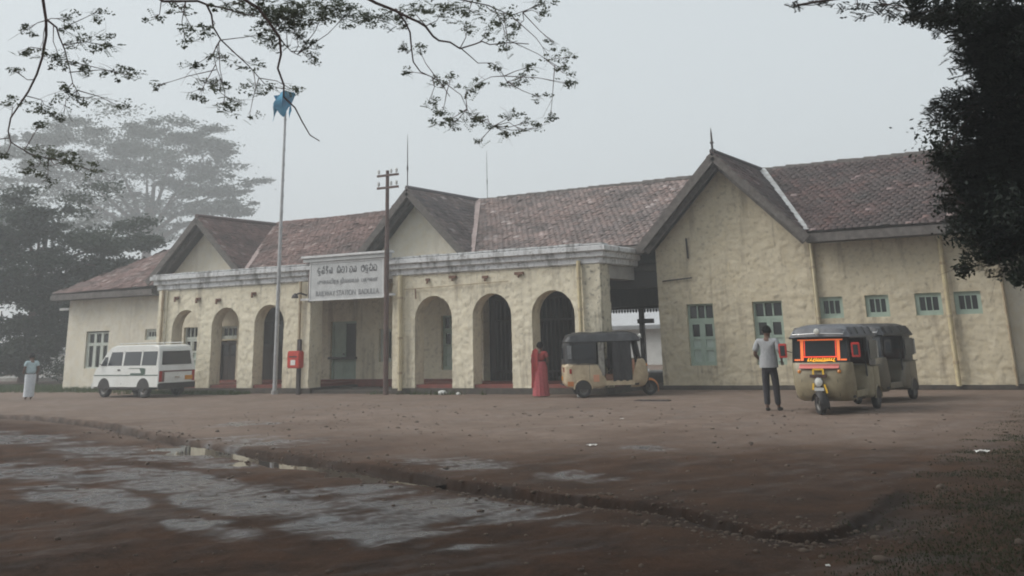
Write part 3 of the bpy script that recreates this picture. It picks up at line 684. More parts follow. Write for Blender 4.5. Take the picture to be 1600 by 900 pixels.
# -- porticoes
CORN = [(.02, 3.58), (.10, 3.62), (.10, 3.76), (.20, 3.80), (.20, 3.93), (.30, 3.965), (.30, 4.09), (.22, 4.12), (-.25, 4.12)]
def cornice(path, prof, name, m, parent):
    rows = []
    n = len(path)
    for i, (x, y) in enumerate(path):
        p = Vector((x, y)); d0 = (p - Vector(path[i - 1])).normalized() if i else None
        d1 = (Vector(path[i + 1]) - p).normalized() if i < n - 1 else None
        n0 = Vector((d0.y, -d0.x)) if d0 else None; n1 = Vector((d1.y, -d1.x)) if d1 else None
        nn = (n0 + n1).normalized() / max(.3, (n0 + n1).normalized().dot(n1)) if n0 and n1 else (n0 or n1)
        rows.append([(x + nn.x * o, y + nn.y * o, z) for o, z in prof])
    return MB().grid(rows).build(name, m, parent)
def portico(x0, x1, arches, k, left_open, right_open, mould):
    w = wall('arcade_wall', 'cream_rubble', ST, x0, x1, .17, 3.60, YP, .48, [(a, b, .17, t, 1) for a, b, t in arches], res=.045, relief=.032, k=k)
    # square piers at the ends, a little proud of the arcade
    for a, b, m in ((x0 - .01, x0 + .42, 'cream_rubble'), (x1 - .57, x1 + .01, mould)):
        o = wall('pilaster', m, w, a, b, .165, 3.595, YP - .055, .05, (), res=.05, relief=.035, k=k + 30)
    wall('side_face', mould, w, YP, YP + .55, .17, 3.6, x1 + .012, .03, (), res=.06, relief=.03, k=k + 40, axis='y')
    MB().box(x1 - .45, x1 - .03, YP + .56, YM - .05, 3.2, 3.58).build('beam', 'concrete', w)
    MB().box(x0 + .03, x0 + .45, YP + .5, YM - .06, 3.2, 3.58).build('beam', 'concrete', w)
    cornice([(x0, YM - .03), (x0, YP), (x1, YP), (x1, YM - .03)], CORN, 'cornice', 'cornice_paint', w)
    MB().box(x0 + .02, x1 - .02, YP + .12, YM - .03, 3.62, 3.86).build('flat_roof', 'concrete', w)
    # joints of the coping show as short stubs along the top
    n = int((x1 - x0) / .62)
    for i in range(n):
        a = x0 - .22 + (x1 - x0 + .44) * i / n
        MB().box(a + .012, a + (x1 - x0 + .44) / n - .012, YP - .27, YP + .16, 4.122, 4.165 + random.uniform(0, .02)).build('coping_stone', 'cornice_paint', w, bevel=.008)
    MB().box(x0 - .08, x1 + .08, YP - .07, YM - .04, 0, .165).build('plinth', 'plinth_dark', w, bevel=.012)
    MB().box(x0 + .1, x1 - .1, YP + .06, YM - .042, .17, .27).build('floor', 'floor_red', w)
    return w
ARCH1 = [(-31.28, -29.96, 2.86), (-29.28, -27.96, 2.88), (-27.25, -25.9, 2.9)]
ARCH2 = [(-20.42, -19.02, 2.92), (-18.26, -16.88, 2.91), (-16.17, -14.74, 2.91)]
P1 = portico(-32.0, -24.7, ARCH1, 50, False, True, 'cream_rubble')
P2 = portico(-21.25, -13.85, ARCH2, 60, False, True, 'mouldy_paint')
MB().box(-33.85, -19.5, YM - .025, YM - .002, .0, .34).build('skirting', 'floor_red', ST)
# flat ceiling that links the porticoes behind the name board
MB().box(-24.3, -21.6, YP + .5, YM - .05, 3.55, 3.85).build('ceiling_slab', 'concrete', ST)
MB().box(-24.6, -21.35, YP + .05, YM - .05, 0, .10).build('recess_floor', 'plinth_dark', ST)
# rusty spout brackets under the first cornice, iron hooks and pipe stubs under the second
for x, z in ((-31.1, 3.3), (-30.0, 3.22), (-29.0, 3.15), (-27.3, 3.3)):
    MB().tube([(x, YP, z), (x, YP - .13, z), (x + .03, YP - .16, z - .13)], .045, 7).box(x - .1, x + .1, YP - .075, YP + .02, z - .05, z + .05).build('rain_spout', 'rust', P1)
for x, z, w in ((-19.9, 3.42, .12), (-18.95, 3.46, .25), (-17.75, 3.4, .2), (-16.55, 3.45, .3)):
    MB().box(x - w / 2, x + w / 2, YP - .09, YP + .02, z - .04, z + .04).tube([(x, YP - .05, z), (x, YP - .10, z - .12)], .03, 6).build('rain_spout', 'rust', P2)
MB().tube([(-20.75, YP - .085, 3.16), (-16.9, YP - .085, 3.24)], .014, 6).build('conduit', 'pipe_brown', P2)
MB().tube([(-20.35, YP - .09, 3.16), (-20.33, YP - .09, 2.85)], .025, 6).build('conduit', 'rust', P2)
def pipe(path, m, r=.05, parent=ST):
    o = MB().tube(path, r, 10).build('downpipe', m, parent, smooth=True)
    p, q = Vector(path[0]), Vector(path[-1])
    for t in (.2, .55, .85):
        c = p.lerp(q, t); MB().tube([c + Vector((0, 0, -.035)), c + Vector((0, 0, .035))], r + .014, 10).build('pipe_clip', 'pipe_brown', o)
    return o
pipe([(-31.72, YP - .14, 3.6), (-31.72, YP - .14, .1)], 'pipe_brown')
pipe([(-25.05, YP - .17, 3.6), (-25.05, YP - .17, .1)], 'pipe_brown')
pipe([(-20.9, YP - .14, 3.6), (-20.9, YP - .14, .1)], 'trim_cream', .07)
pipe([(-14.47, YP - .17, 3.7), (-14.47, YP - .17, 1.2)], 'pipe_yellow', .06)
pipe([(-8.36, YM + .0, 4.1), (-8.36, YM + .0, .1)], 'trim_cream', .05)
pipe([(-4.88, YM - .02, 4.0), (-4.88, YM - .02, .1)], 'pipe_yellow', .065)
pipe([(-3.5, YM + .02, 3.3), (-3.5, YM + .02, .1)], 'pipe_brown', .03)
MB().tube([(-12.95, YM - .07, 3.12), (-12.0, YM - .07, 3.18)], .02, 6).tube([(-12.1, YM - .07, 4.35), (-12.08, YM - .07, 3.75)], .03, 6).build('conduit', 'iron', ST)

# -- hall through the building to the platform
MB().box(-19.75, -19.46, YM + .41, 39.0, 0, 4.2).build('hall_wall', 'interior_shade', ST)
MB().box(-13.14, -12.9, YM + .41, 38.79, 0, 4.2).build('hall_wall', 'interior_shade', ST)
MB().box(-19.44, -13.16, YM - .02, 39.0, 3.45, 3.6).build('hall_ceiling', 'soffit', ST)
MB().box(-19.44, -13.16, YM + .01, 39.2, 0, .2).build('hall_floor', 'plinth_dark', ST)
MB().box(-19.44, -13.16, YM, YM + .35, 2.95, 3.44).build('lintel', 'interior_shade', ST)
MB().box(-40.3, -18.9, 38.8, 39.2, 0, 4.2).build('wall', 'cream_plaster', ST)
MB().box(-12.88, 6.0, 38.8, 39.2, 0, 4.2).build('wall', 'cream_plaster', ST)
g = MB().box(-19.4, -19.25, YM + .42, YM + .5, .2, 2.9).box(-15.9, -15.75, YM + .42, YM + .5, .2, 2.9).box(-19.25, -15.9, YM + .42, YM + .5, 2.8, 2.9).build('gate', 'dark_timber', ST)
for i in range(21): MB().box(-19.2 + i * .157, -19.16 + i * .157, YM + .44, YM + .48, .25, 2.8).build('bar', 'dark_timber', g)
for zz in (.5, 2.1): MB().box(-19.25, -15.9, YM + .435, YM + .485, zz, zz + .06).build('rail', 'dark_timber', g)

MB().box(-18.88, -13.16, 38.7, 39.1, 2.62, 4.2).build('lintel', 'dark_timber', ST)
fr_ = MB().box(-18.88, -13.16, 39.11, 39.15, 2.52, 2.64).build('valance', 'dark_timber', ST)
for i in range(47):
    x = -18.86 + i * .12
    MB().prism([(x, 2.515), (x, 2.44), (x + .045, 2.38), (x + .09, 2.44), (x + .09, 2.515)], 'y', 39.11, 39.14).build('valance_board', 'dark_timber', fr_)

# -- roofs
def tiles(polyg, parent, m, tw=.20, tl=.175, k=0, warm=0.0):
    """plain clay tiles laid course by course over a sloping polygon (first edge = eave)"""
    P = [Vector(p) for p in polyg]
    u = (P[1] - P[0]).normalized(); nrm = u.cross(P[2] - P[1]).normalized()
    if nrm.z < 0: nrm = -nrm
    v = nrm.cross(u).normalized()
    if v.z < 0: v = -v
    o = P[0]; pts = np.array([((p - o).dot(u), (p - o).dot(v)) for p in P])
    def inside(x, y):
        s = None; r = np.ones(x.shape, bool)
        c = pts.mean(0)
        for i in range(len(pts)):
            a, b = pts[i], pts[(i + 1) % len(pts)]
            cr = (b[0] - a[0]) * (y - a[1]) - (b[1] - a[1]) * (x - a[0])
            cc = (b[0] - a[0]) * (c[1] - a[1]) - (b[1] - a[1]) * (c[0] - a[0])
            r &= (cr * np.sign(cc) > -.03)
        return r
    rows = np.arange(-.04, pts[:, 1].max(), tl)
    T = []
    for j, y in enumerate(rows):
        x = np.arange(pts[:, 0].min() - tw, pts[:, 0].max() + tw, tw) + (j % 2) * tw / 2
        ok = inside(x + tw / 2, np.full(x.shape, y + tl / 2))
        T += [(a, y) for a in x[ok]]
    T = np.array(T); n = len(T)
    jx = RNG.normal(0, .008, n); jy = RNG.normal(0, .012, n); lift = np.abs(RNG.normal(0, .010, n)) + .028; tilt = RNG.normal(0, .007, n)
    sag = (fbm(T[:, 0] * .5, T[:, 1] * .5, 90 + k, 3) - .5) * .07
    V = np.zeros((n, 8, 3))
    un, vn, nn, oo = (np.array(q) for q in (u, v, nrm, o))
    for c, (dx, dy, top) in enumerate(((.006, 0, 1), (tw - .006, 0, 1), (tw - .006, tl + .05, 1), (.006, tl + .05, 1), (.006, 0, 0), (tw - .006, 0, 0), (tw - .006, tl + .05, 0), (.006, tl + .05, 0))):
        h = sag + (lift if dy == 0 else .006) + (tilt if dx > .1 else -tilt) + (.02 if top else 0)
        V[:, c] = oo + (T[:, 0] + dx + jx)[:, None] * un + (T[:, 1] + dy + jy)[:, None] * vn + h[:, None] * nn
    q = np.array([(0, 1, 2, 3), (0, 4, 5, 1), (1, 5, 6, 2), (0, 3, 7, 4)])
    Q = (np.arange(n)[:, None, None] * 8 + q[None]).reshape(-1, 4)
    tone = np.clip(.35 * RNG.random(n) + .75 * fbm(T[:, 0] * .7, T[:, 1] * 1.6, 30 + k) - .08 + warm + .35 * (RNG.random(n) > .93), 0, 1)
    o_ = link('tiles', fast_mesh('tiles', V.reshape(-1, 3), Q, np.repeat(tone, 8)), m, parent)
    o_['kind'] = 'stuff'
    return n
def slab(polyg, t=.10):
    P = [Vector(p) for p in polyg]; n = (P[1] - P[0]).cross(P[2] - P[1]).normalized()
    if n.z < 0: n = -n
    k = len(P); mb = MB()
    mb.add([tuple(p - n * .004) for p in P] + [tuple(p - n * t) for p in P], [tuple(range(k)), tuple(range(k, 2 * k))[::-1]] + [(i, (i + 1) % k, (i + 1) % k + k, i + k) for i in range(k)])
    return mb
def roof(polyg, m, k, warm=0.0):
    o = slab(polyg).build('roof', 'soffit', ST)
    tiles(polyg, o, m, k=k, warm=warm)
    return o
HW = 2.47
YE, YR, YV = 30.55, 35.0, 30.35
zl, zm, zr = 6.42, 6.62, 6.70
xs0 = [(-40.75, -36.0), None]
# slopes between the gables (eave edge first)
roof([(-40.75, YE, 3.86), (GX[0][0] - HW, YE, 3.95), (GX[0][0], YR, zl), (-36.4, YR, zl - .05)], 'tiles_red', 1, .18)
roof([(GX[0][0] + HW, YE, EAVE), (GX[1][0] - HW, YE, EAVE), (GX[1][0], YR, zm), (GX[0][0], YR, zl)], 'tiles_red', 2, .06)
roof([(GX[1][0] + HW, YE, EAVE), (GX[2][0] - HW, YE, EAVE), (GX[2][0], YR, zr), (GX[1][0], YR, zm)], 'tiles_brown', 3, .12)
roof([(GX[2][0] + HW, YE, EAVE + .03), (6.5, YE, EAVE + .03), (6.5, YR, zr + .05), (GX[2][0], YR, zr)], 'tiles_slate', 4, .0)
hip = slab([(-40.75, 39.4, 3.86), (-40.75, YE, 3.86), (-36.4, YR, zl - .05)]).build('roof', 'soffit', ST); tiles([(-40.75, 39.4, 3.86), (-40.75, YE, 3.86), (-36.4, YR, zl - .05)], hip, 'tiles_red', k=5)
slab([(6.5, 39.5, EAVE), (-40.75, 39.5, EAVE), (-36.4, YR + .01, zl - .06), (6.5, YR + .01, zr - .02)]).build('roof', 'soffit', ST)
for i, (gx, ap) in enumerate(GX):
    zf = EAVE + .02
    m = ('tiles_red', 'tiles_brown', 'tiles_slate')[i]
    for s in (-1, 1):
        pg = [(gx + s * HW, YV, zf), (gx + s * HW, YE + .02, zf), (gx, YR, ap), (gx, YV, ap)]
        if s < 0: pg = [pg[1], pg[0], pg[3], pg[2]]
        r = slab(pg, .12).build('roof', 'soffit', ST); tiles(pg, r, m, k=10 + i * 2 + s)
        # verge: bargeboard with a second thinner board behind, both following the slope
        a, b = Vector((gx + s * (HW + .10), YV - .03, zf - .20)), Vector((gx, YV - .03, ap - .10))
        MB().bar(a, b, .06, .24, up=(0, 0, 1)).build('bargeboard', 'barge_timber', r)
        a2, b2 = a + Vector((-s * .16, .25, -.06)), b + Vector((0, .25, -.22))
        MB().bar(a2, b2, .05, .16, up=(0, 0, 1)).build('inner_bargeboard', 'barge_timber', r)
        MB().tube([(gx, YV - .05, ap + .05), (gx, YR + .1, ap + .05)], .085, 8).build('ridge_tile', m, r) if s > 0 else None
        if s > 0: # flashing down the valley on the side that shows
            p, q = Vector((gx + HW + .02, YE - .02, EAVE + .09)), Vector((gx + .05, YR - .1, ap + .07))
            MB().bar(p, q, .22 if i == 2 else .20, .035).build('valley_flashing', 'flashing_white' if i == 2 else 'flashing_pink', r)
for a, b, za, zb, m in ((-36.4, GX[0][0], zl - .05, zl, 'tiles_red'), (GX[0][0], GX[1][0], zl, zm, 'tiles_red'), (GX[1][0], GX[2][0], zm, zr, 'tiles_brown'), (GX[2][0], 6.5, zr, zr + .05, 'tiles_brown')):
    n = int((b - a) / .42); rd = None
    mb = MB()
    for i in range(n):
        t0, t1 = i / n, (i + 1) / n; j = random.uniform(-.012, .012)
        mb.tube([(a + (b - a) * t0, YR, za + (zb - za) * t0 + .05 + j), (a + (b - a) * t1 + .04, YR, za + (zb - za) * t1 + .035 + j)], [.105, .09], 7)
    o = mb.build('ridge_tiles', 'barge_timber' if m == 'tiles_brown' else 'tiles_red', ST); o['kind'] = 'stuff'
for a, b in ((-40.85, GX[0][0] - HW), (GX[0][0] + HW, GX[1][0] - HW), (GX[1][0] + HW, GX[2][0] - HW), (GX[2][0] + HW, 6.5)):
    z = 3.86 if a < -36 else EAVE
    MB().box(a, b, YE - .05, YE - .01, z - .26, z - .03).build('fascia', 'barge_timber', ST)
    MB().box(a, b, YE - .005, YM - .03, z - .27, z - .23).build('eaves_soffit', 'soffit', ST)
# finials and rods
def finial(x, y, z, h, r, m='iron'):
    MB().lathe([(r * 2.6, z - .05), (r * 2.6, z + .05), (r, z + .08), (r, z + .3 * h), (r * 1.9, z + .36 * h), (r, z + .42 * h), (r * .8, z + .75 * h), (.004, z + h)], 8, c=(x, y, 0)).build('finial', m, ST, smooth=True)
finial(-10.8, YV, 6.78, .72, .035); finial(-22.0, YV, 6.70, 1.9, .018); finial(-21.6, YR, 6.68, 1.9, .012)
MB().box(-40.95, -40.34, YM - .02, YM + .02, 3.2, 3.3).build('bracket', 'white_enamel', ST)

# -- platform beyond the hall: canopy with a fretted valance, posts, far side
PC = thing('platform_canopy', 'platform canopy on a dark post with cross arm seen through the open passage', 'canopy', (-17.5, 41, 0))
o = MB().box(-9, 9, -1.8, 1.6, 2.95, 3.08).build('roof', 'sheet_roof', PC)
MB().box(-9, 9, 1.56, 1.62, 2.62, 2.95).build('beam', 'dark_timber', PC)
for x in (-1.05, 4.0, -6.0):
    p = MB().box(x - .09, x + .09, .9, 1.08, -.05, 2.94).build('post', 'dark_timber', PC)
    MB().box(x - .16, x + .5, .88, 1.10, 2.02, 2.20).build('cross_arm', 'dark_timber', p)
MB().box(-60, 10, 39.25, 43.0, -.6, .16).build('platform', 'concrete')['kind'] = 'structure'
sh = thing('goods_shed', 'pale shed with grey sheet roof across the tracks, seen through the passage', 'shed', (-27, 56, 0))
MB().box(-9, 9, 0, 5, -.2, 2.0).build('wall', 'pale_wall', sh)
MB().prism([(-.5, 1.98), (2.5, 2.9), (5.5, 1.98), (5.5, 2.08), (2.5, 3.0), (-.5, 2.08)], 'x', -9.4, 9.4).build('roof', 'shed_roof', sh)
MB().box(-9.4, 9.4, -.62, -.52, 1.86, 2.04).build('gutter', 'sheet_roof', sh)

# ---------------------------------------------------------------- street furniture
# flagpole
fp = thing('flagpole', 'tall silver flagpole with ringed joints in front of the arcade', 'flagpole', (-25.75, 28.1, 0))
MB().tube([(0, 0, -.05), (0, 0, 4.5), (.03, 0, 9.2), (.04, 0, 10.1)], [.075, .062, .042, .03], 12).build('pole', 'silver_pole', fp, smooth=True)
for i in range(14):
    z = 2.2 + i * .54; r = .075 - .0035 * z
    MB().tube([(.004 * z, 0, z - .02), (.004 * z, 0, z + .02)], r + .012, 10).build('ring', 'silver_pole', fp)
MB().tube([(0, 0, -.04), (0, 0, .12)], .12, 12).build('collar', 'concrete', fp)
fl = MB(); rows = []
for i in range(15):
    v = i / 14
    row = []
    for j in range(15):
        u = j / 14
        x = -.36 + .78 * u + .06 * math.sin(5 * v + 2 * u); y = .12 * math.sin(8 * u + 2.5 * v) + .05 * math.sin(17 * u)
        z = .42 - .8 * v * (.55 + .45 * math.cos(6.2 * u) ** 2) - .10 * (u - .45) ** 2 * 4
        row.append((x, y - .08, z))
    rows.append(row)
o = fl.grid(rows).build('flag', 'flag_blue', None, smooth=True, solid=.008)
o.scale = (1.15, 1.15, 1.15); o.location = (-25.72, 28.0, 9.72); tag(o, 'rumpled sky blue cloth flag drooping at the flagpole tip', 'flag')

# telegraph pole
tp = thing('telegraph_pole', 'dark rail telegraph pole with two insulator arms beside the name board', 'pole', (-21.14, 28.05, 0))
MB().tube([(0, 0, -.05), (0, 0, 4.6)], [.085, .075], 8).tube([(0, 0, 4.6), (0, 0, 6.95)], [.07, .055], 8).build('pole', 'pole_rail', tp)
for z in (6.78, 6.38):
    a = MB().box(-.36, .5, -.10, -.05, z - .035, z + .035).build('cross_arm', 'pole_rail', tp)
    for x in (-.3, .2, .42):
        MB().lathe([(.012, z + .03), (.012, z + .08), (.045, z + .08), (.04, z + .14), (.05, z + .15), (.03, z + .20), (.0, z + .21)], 8, c=(x, -.075, 0)).build('insulator', 'white_enamel', a)

# name board
nb = thing('name_board', 'white station name board lettered in three scripts between the porches', 'sign', (-22.97, 28.3, 0))
MB().box(-1.52, 1.52, -.03, .03, 2.95, 4.17).build('board', 'sign_board', nb, bevel=.006)
fr = MB().box(-1.56, 1.56, -.045, -.031, 4.13, 4.19).box(-1.56, 1.56, -.045, -.031, 2.93, 2.98).box(-1.56, -1.51, -.045, -.031, 2.98, 4.13).box(1.51, 1.56, -.045, -.031, 2.98, 4.13).build('frame', 'sign_cap', nb)
MB().box(-1.86, 1.83, -.16, .16, 4.32, 4.40).build('cap', 'sign_cap', nb, bevel=.012)
MB().box(-1.80, 1.77, -.10, .10, 4.20, 4.315).build('cap_bearer', 'sign_board', nb)
MB().box(1.56, 2.05, -.10, -.06, 2.98, 3.05).build('bracket', 'sign_cap', nb); MB().box(-1.95, -1.56, -.02, .02, 2.96, 3.03).build('bracket', 'sign_cap', nb)
MB().tube([(-1.62, -.06, 3.12), (-1.75, -.25, 3.2), (-1.9, -.3, 3.16)], .03, 6).lathe([(.02, 3.2), (.10, 3.12), (.12, 3.04)], 8, c=(-1.92, -.32, 0)).build('lamp_bracket', 'iron', nb)
for x in (-1.63, 1.62): MB().box(x - .035, x + .035, .035, .10, 2.9, 4.3).build('post', 'pole_rail', nb)
def text(body, w, h, x, z, name):
    cu = bpy.data.curves.new('text', 'FONT'); cu.body = body; cu.align_x = 'CENTER'; cu.extrude = .004; cu.size = 1
    t = bpy.data.objects.new('text', cu); COL.objects.link(t)
    bpy.context.view_layer.update()
    me = bpy.data.meshes.new_from_object(t.evaluated_get(bpy.context.evaluated_depsgraph_get()))
    bpy.data.objects.remove(t)
    co = np.array([v.co[:] for v in me.vertices]); lo, hi = co.min(0), co.max(0)
    for v in me.vertices:
        v.co = (x - w / 2 + (v.co.x - lo[0]) / (hi[0] - lo[0]) * w, -.036 - (v.co.z - lo[2]) * .6, z + (v.co.y - lo[1]) / (hi[1] - lo[1]) * h)
    o = link(name, me, 'letter_grey', nb); o['kind'] = 'stuff'; return o
text('RAILWAY STATION  BADULLA', 2.62, .17, .05, 3.07, 'lettering')
text('புைகயிரத நிைலயம்  பதுைள', 2.5, .235, .05, 3.40, 'lettering')
G = {'da': [[(.75, .8), (.5, 1), (.2, .85), (.1, .5), (.25, .15), (.55, .1), (.75, .3), (.6, .5), (.4, .4)]],
     'du': [[(.75, .8), (.5, 1), (.2, .85), (.1, .5), (.25, .15), (.55, .1), (.75, .3), (.6, .5), (.4, .4)], [(.5, .1), (.8, -.15), (.5, -.3), (.25, -.2)]],
     'ma': [[(.1, .6), (.1, .2), (.3, 0), (.5, .15), (.5, .5), (.3, .6), (.2, .4)], [(.5, .15), (.7, 0), (.9, .2), (.9, .6), (.75, .95), (.5, .9), (.6, 1.2), (.8, 1.25)]],
     'ri': [[(.3, 0), (.6, .1), (.7, .4), (.5, .6), (.3, .5), (.3, .8), (.6, 1)], [(.2, 1.05), (.45, 1.3), (.8, 1.1)]],
     'ya': [[(.1, .7), (.1, .2), (.3, 0), (.5, .2), (.5, .6)], [(.5, .2), (.7, 0), (.9, .2), (.9, .7), (.7, .95), (.5, .85)]],
     'sa': [[(.1, .9), (.1, .2), (.3, 0), (.5, .2), (.5, .5)], [(.5, .2), (.7, 0), (.9, .2), (.9, .8), (.6, 1), (.3, .9), (.5, 1.25)]],
     'tha': [[(.5, .5), (.3, .6), (.1, .4), (.2, .1), (.5, 0), (.8, .1), (.9, .5), (.8, .9), (.5, 1), (.3, .85)]],
     'aa': [[(.2, .9), (.4, 1), (.5, .7), (.5, .2), (.35, 0)]],
     'na': [[(.1, .5), (.3, .6), (.35, .3), (.15, .2), (.3, 0), (.7, 0), (.9, .3), (.85, .8), (.6, 1), (.4, .85)]],
     'ba': [[(.2, .9), (.1, .4), (.3, 0), (.7, 0), (.9, .4), (.8, .9), (.55, 1), (.5, .7), (.65, .6)]],
     'la': [[(.4, .5), (.2, .6), (.1, .3), (.3, 0), (.5, .2), (.6, 0), (.9, .15), (.9, .7), (.6, 1), (.25, .9)]],
     'll': [[(.4, .5), (.2, .6), (.1, .3), (.3, 0), (.5, .2), (.6, 0), (.9, .15), (.9, .7), (.6, 1), (.25, .9), (.5, 1.25)]], '_': []}
mb = MB(); seq = 'du ma ri ya _ sa tha aa na ya _ ba du ll la'.split(); cw = 2.5 / len(seq)
for i, gname in enumerate(seq):
    for ln in G[gname]:
        pts = [Vector((-1.22 + (i + .92 * px) * cw, -.037, 3.80 + .19 * pz)) for px, pz in ln]
        sm = []
        for a, b, c_, d_ in zip([pts[0]] + pts[:-2], pts[:-1], pts[1:], pts[2:] + [pts[-1]]):
            for q in range(4):
                t = q / 4; sm.append(.5 * ((2 * b) + (c_ - a) * t + (2 * a - 5 * b + 4 * c_ - d_) * t * t + (3 * b - a - 3 * c_ + d_) * t ** 3))
        sm.append(pts[-1])
        for p, q in zip(sm[:-1], sm[1:]):
            if (q - p).length > 1e-4: mb.bar(p, q + (q - p).normalized() * .006, .012, .024, up=(1, 0, .3))
mb.build('lettering', 'letter_grey', nb)['kind'] = 'stuff'

# letter box on its post
lb = thing('letter_box', 'small red letter box on a dark post by the arcade pier', 'letter box', (-24.6, 27.95, 0))
MB().box(-.07, .07, -.05, .05, -.05, 1.72).build('post', 'iron', lb, bevel=.01)
b = MB().box(-.27, .27, -.30, -.055, .82, 1.36).build('box', 'post_red', lb, bevel=.035)
MB().box(-.16, .16, -.308, -.302, 1.16, 1.20).build('slot', 'iron', b)
MB().box(-.10, .10, -.306, -.302, .92, 1.08).build('notice_plate', 'paper', b)

# ---------------------------------------------------------------- people
def skin_mesh(name, nodes, edges, m, parent, sub=2, root=0):
    """one continuous surface grown over a skeleton: nodes = [(x, y, z, rx, ry)]"""
    me = bpy.data.meshes.new(name)
    me.from_pydata([n[:3] for n in nodes], edges, []); me.update()
    o = bpy.data.objects.new(name, me); COL.objects.link(o)
    md = o.modifiers.new('skin', 'SKIN'); md.use_smooth_shade = True; md.branch_smoothing = .4
    if not me.skin_vertices: me.skin_vertices.new()
    for v, n in zip(me.skin_vertices[0].data, nodes):
        v.radius = (n[3], n[4] if len(n) > 4 else n[3])
    me.skin_vertices[0].data[root].use_root = True
    s = o.modifiers.new('sub', 'SUBSURF'); s.levels = sub; s.render_levels = sub
    bpy.context.view_layer.update()
    me2 = bpy.data.meshes.new_from_object(o.evaluated_get(bpy.context.evaluated_depsgraph_get()))
    bpy.data.objects.remove(o)
    me2.materials.clear()
    return link(name, me2, m, parent, True)

def body(parent, J, fem=False, fingers=True):
    """J: joint positions; the whole figure from crown to toes, hands with five fingers, is one mesh"""
    N, E = [], []
    def node(p, r, r2=None): N.append((*p, r, r2 or r)); return len(N) - 1
    def chain(start, pts):
        last = start
        for p, r, *q in pts:
            i = node(p, r, *q); E.append((last, i)); last = i
        return last
    V = lambda p: Vector(p)
    pel = node(J['pelvis'], .13, .10)
    ch = chain(pel, [(J['waist'], .115, .09), (J['chest'], .14, .10)])
    nk = chain(ch, [(J['neck'], .055)])
    hd = V(J['head'])
    fw = V(J['face']).normalized()
    h1 = chain(nk, [(hd + V((0, 0, -.07)), .07, .07), (hd, .082, .088), (hd + V((0, 0, .07)), .065)])
    for s in ('l', 'r'):
        sh_ = chain(ch, [(J['sho_' + s], .058), ])
        el = chain(sh_, [(V(J['sho_' + s]).lerp(V(J['elb_' + s]), .45), .047), (J['elb_' + s], .038)])
        wr = chain(el, [(V(J['elb_' + s]).lerp(V(J['wri_' + s]), .35), .038), (J['wri_' + s], .024)])
        d = (V(J['wri_' + s]) - V(J['elb_' + s])).normalized()
        side = d.cross(V((0, 0, 1)));  side = side.normalized() if side.length > .1 else V((1, 0, 0))
        palm = chain(wr, [(V(J['wri_' + s]) + d * .055, .030, .016)])
        pc = V(J['wri_' + s]) + d * .055
        if fingers:
            for i, (off, ln) in enumerate(((-.026, .055), (-.009, .068), (.009, .064), (.026, .048))):
                b0 = pc + d * .035 + side * off
                chain(palm, [(b0, .0085), (b0 + d * ln * .55 + V((0, 0, -.008)), .008), (b0 + d * ln + V((0, 0, -.028)), .007)])
            th = pc - d * .02 - side * .03
            chain(palm, [(th, .010), (th + d * .03 - side * .018, .009), (th + d * .052 - side * .02 + V((0, 0, -.012)), .008)])
    for s in ('l', 'r'):
        hp = chain(pel, [(J['hip_' + s], .085)])
        kn = chain(hp, [(V(J['hip_' + s]).lerp(V(J['kne_' + s]), .4), .076), (J['kne_' + s], .052)])
        an = chain(kn, [(V(J['kne_' + s]).lerp(V(J['ank_' + s]), .35), .052), (J['ank_' + s], .036)])
        chain(an, [(V(J['toe_' + s]).lerp(V(J['ank_' + s]), .45) + V((0, 0, -.01)), .036, .030), (J['toe_' + s], .032, .022)])
    return skin_mesh('body', N, E, 'skin', parent)

def face_bits(parent, head, fw, hair_back=True, bun=False):
    fw = Vector(fw).normalized(); hd = Vector(head); sd_ = fw.cross(Vector((0, 0, 1))).normalized()
    mb_ = MB()
    for q in range(2): # hair: a cap of two offset shells
        rows = []
        for i in range(9):
            t = PI * .70 * i / 8
            row = []
            for j in range(18):
                a = 2 * PI * j / 18
                back = -math.cos(a) # +1 at the back
                tt = t * (1.0 if back > 0 else .62 + .38 * abs(math.sin(a)))
                r = .098 + .004 * math.sin(9 * a + 3 * t) + .004 * q
                dirv = fw * math.cos(a) * math.sin(tt) + sd_ * math.sin(a) * math.sin(tt) * .92 + Vector((0, 0, 1)) * math.cos(tt)
                row.append(hd + Vector((0, 0, .025)) + dirv * r)
            rows.append(row)
        mb_.grid(rows, close=True)
    h = mb_.build('hair', 'hair', parent, smooth=True)
    if bun:
        MB().lathe([(.0, -.055), (.04, -.045), (.055, 0), (.04, .045), (0, .055)], 10, c=tuple(hd - fw * .115 + Vector((0, 0, -.02)))).build('hair_bun', 'hair', h, smooth=True)
    nose = hd + fw * .088
    MB().add([tuple(nose + Vector((0, 0, .02))), tuple(nose + fw * .022 + Vector((0, 0, -.022))), tuple(nose + sd_ * .016 + Vector((0, 0, -.028))), tuple(nose - sd_ * .016 + Vector((0, 0, -.028)))], [(0, 1, 2), (0, 3, 1), (1, 3, 2)]).build('nose', 'skin', parent)
    for s in (-1, 1):
        e = hd + fw * .078 + sd_ * .03 * s + Vector((0, 0, .012))
        MB().lathe([(0, -.008), (.010, -.004), (.010, .004), (0, .008)], 8, c=tuple(e)).build('eye', 'hair', parent)
        ear = hd + sd_ * .088 * s
        MB().lathe([(0, -.03), (.012, -.018), (.016, .01), (.010, .028), (0, .032)], 8, c=tuple(ear)).build('ear', 'skin', parent)
    MB().bar(hd + fw * .083 - sd_ * .022 + Vector((0, 0, -.052)), hd + fw * .083 + sd_ * .022 + Vector((0, 0, -.052)), .008, .010).build('mouth', 'seat_vinyl', parent)

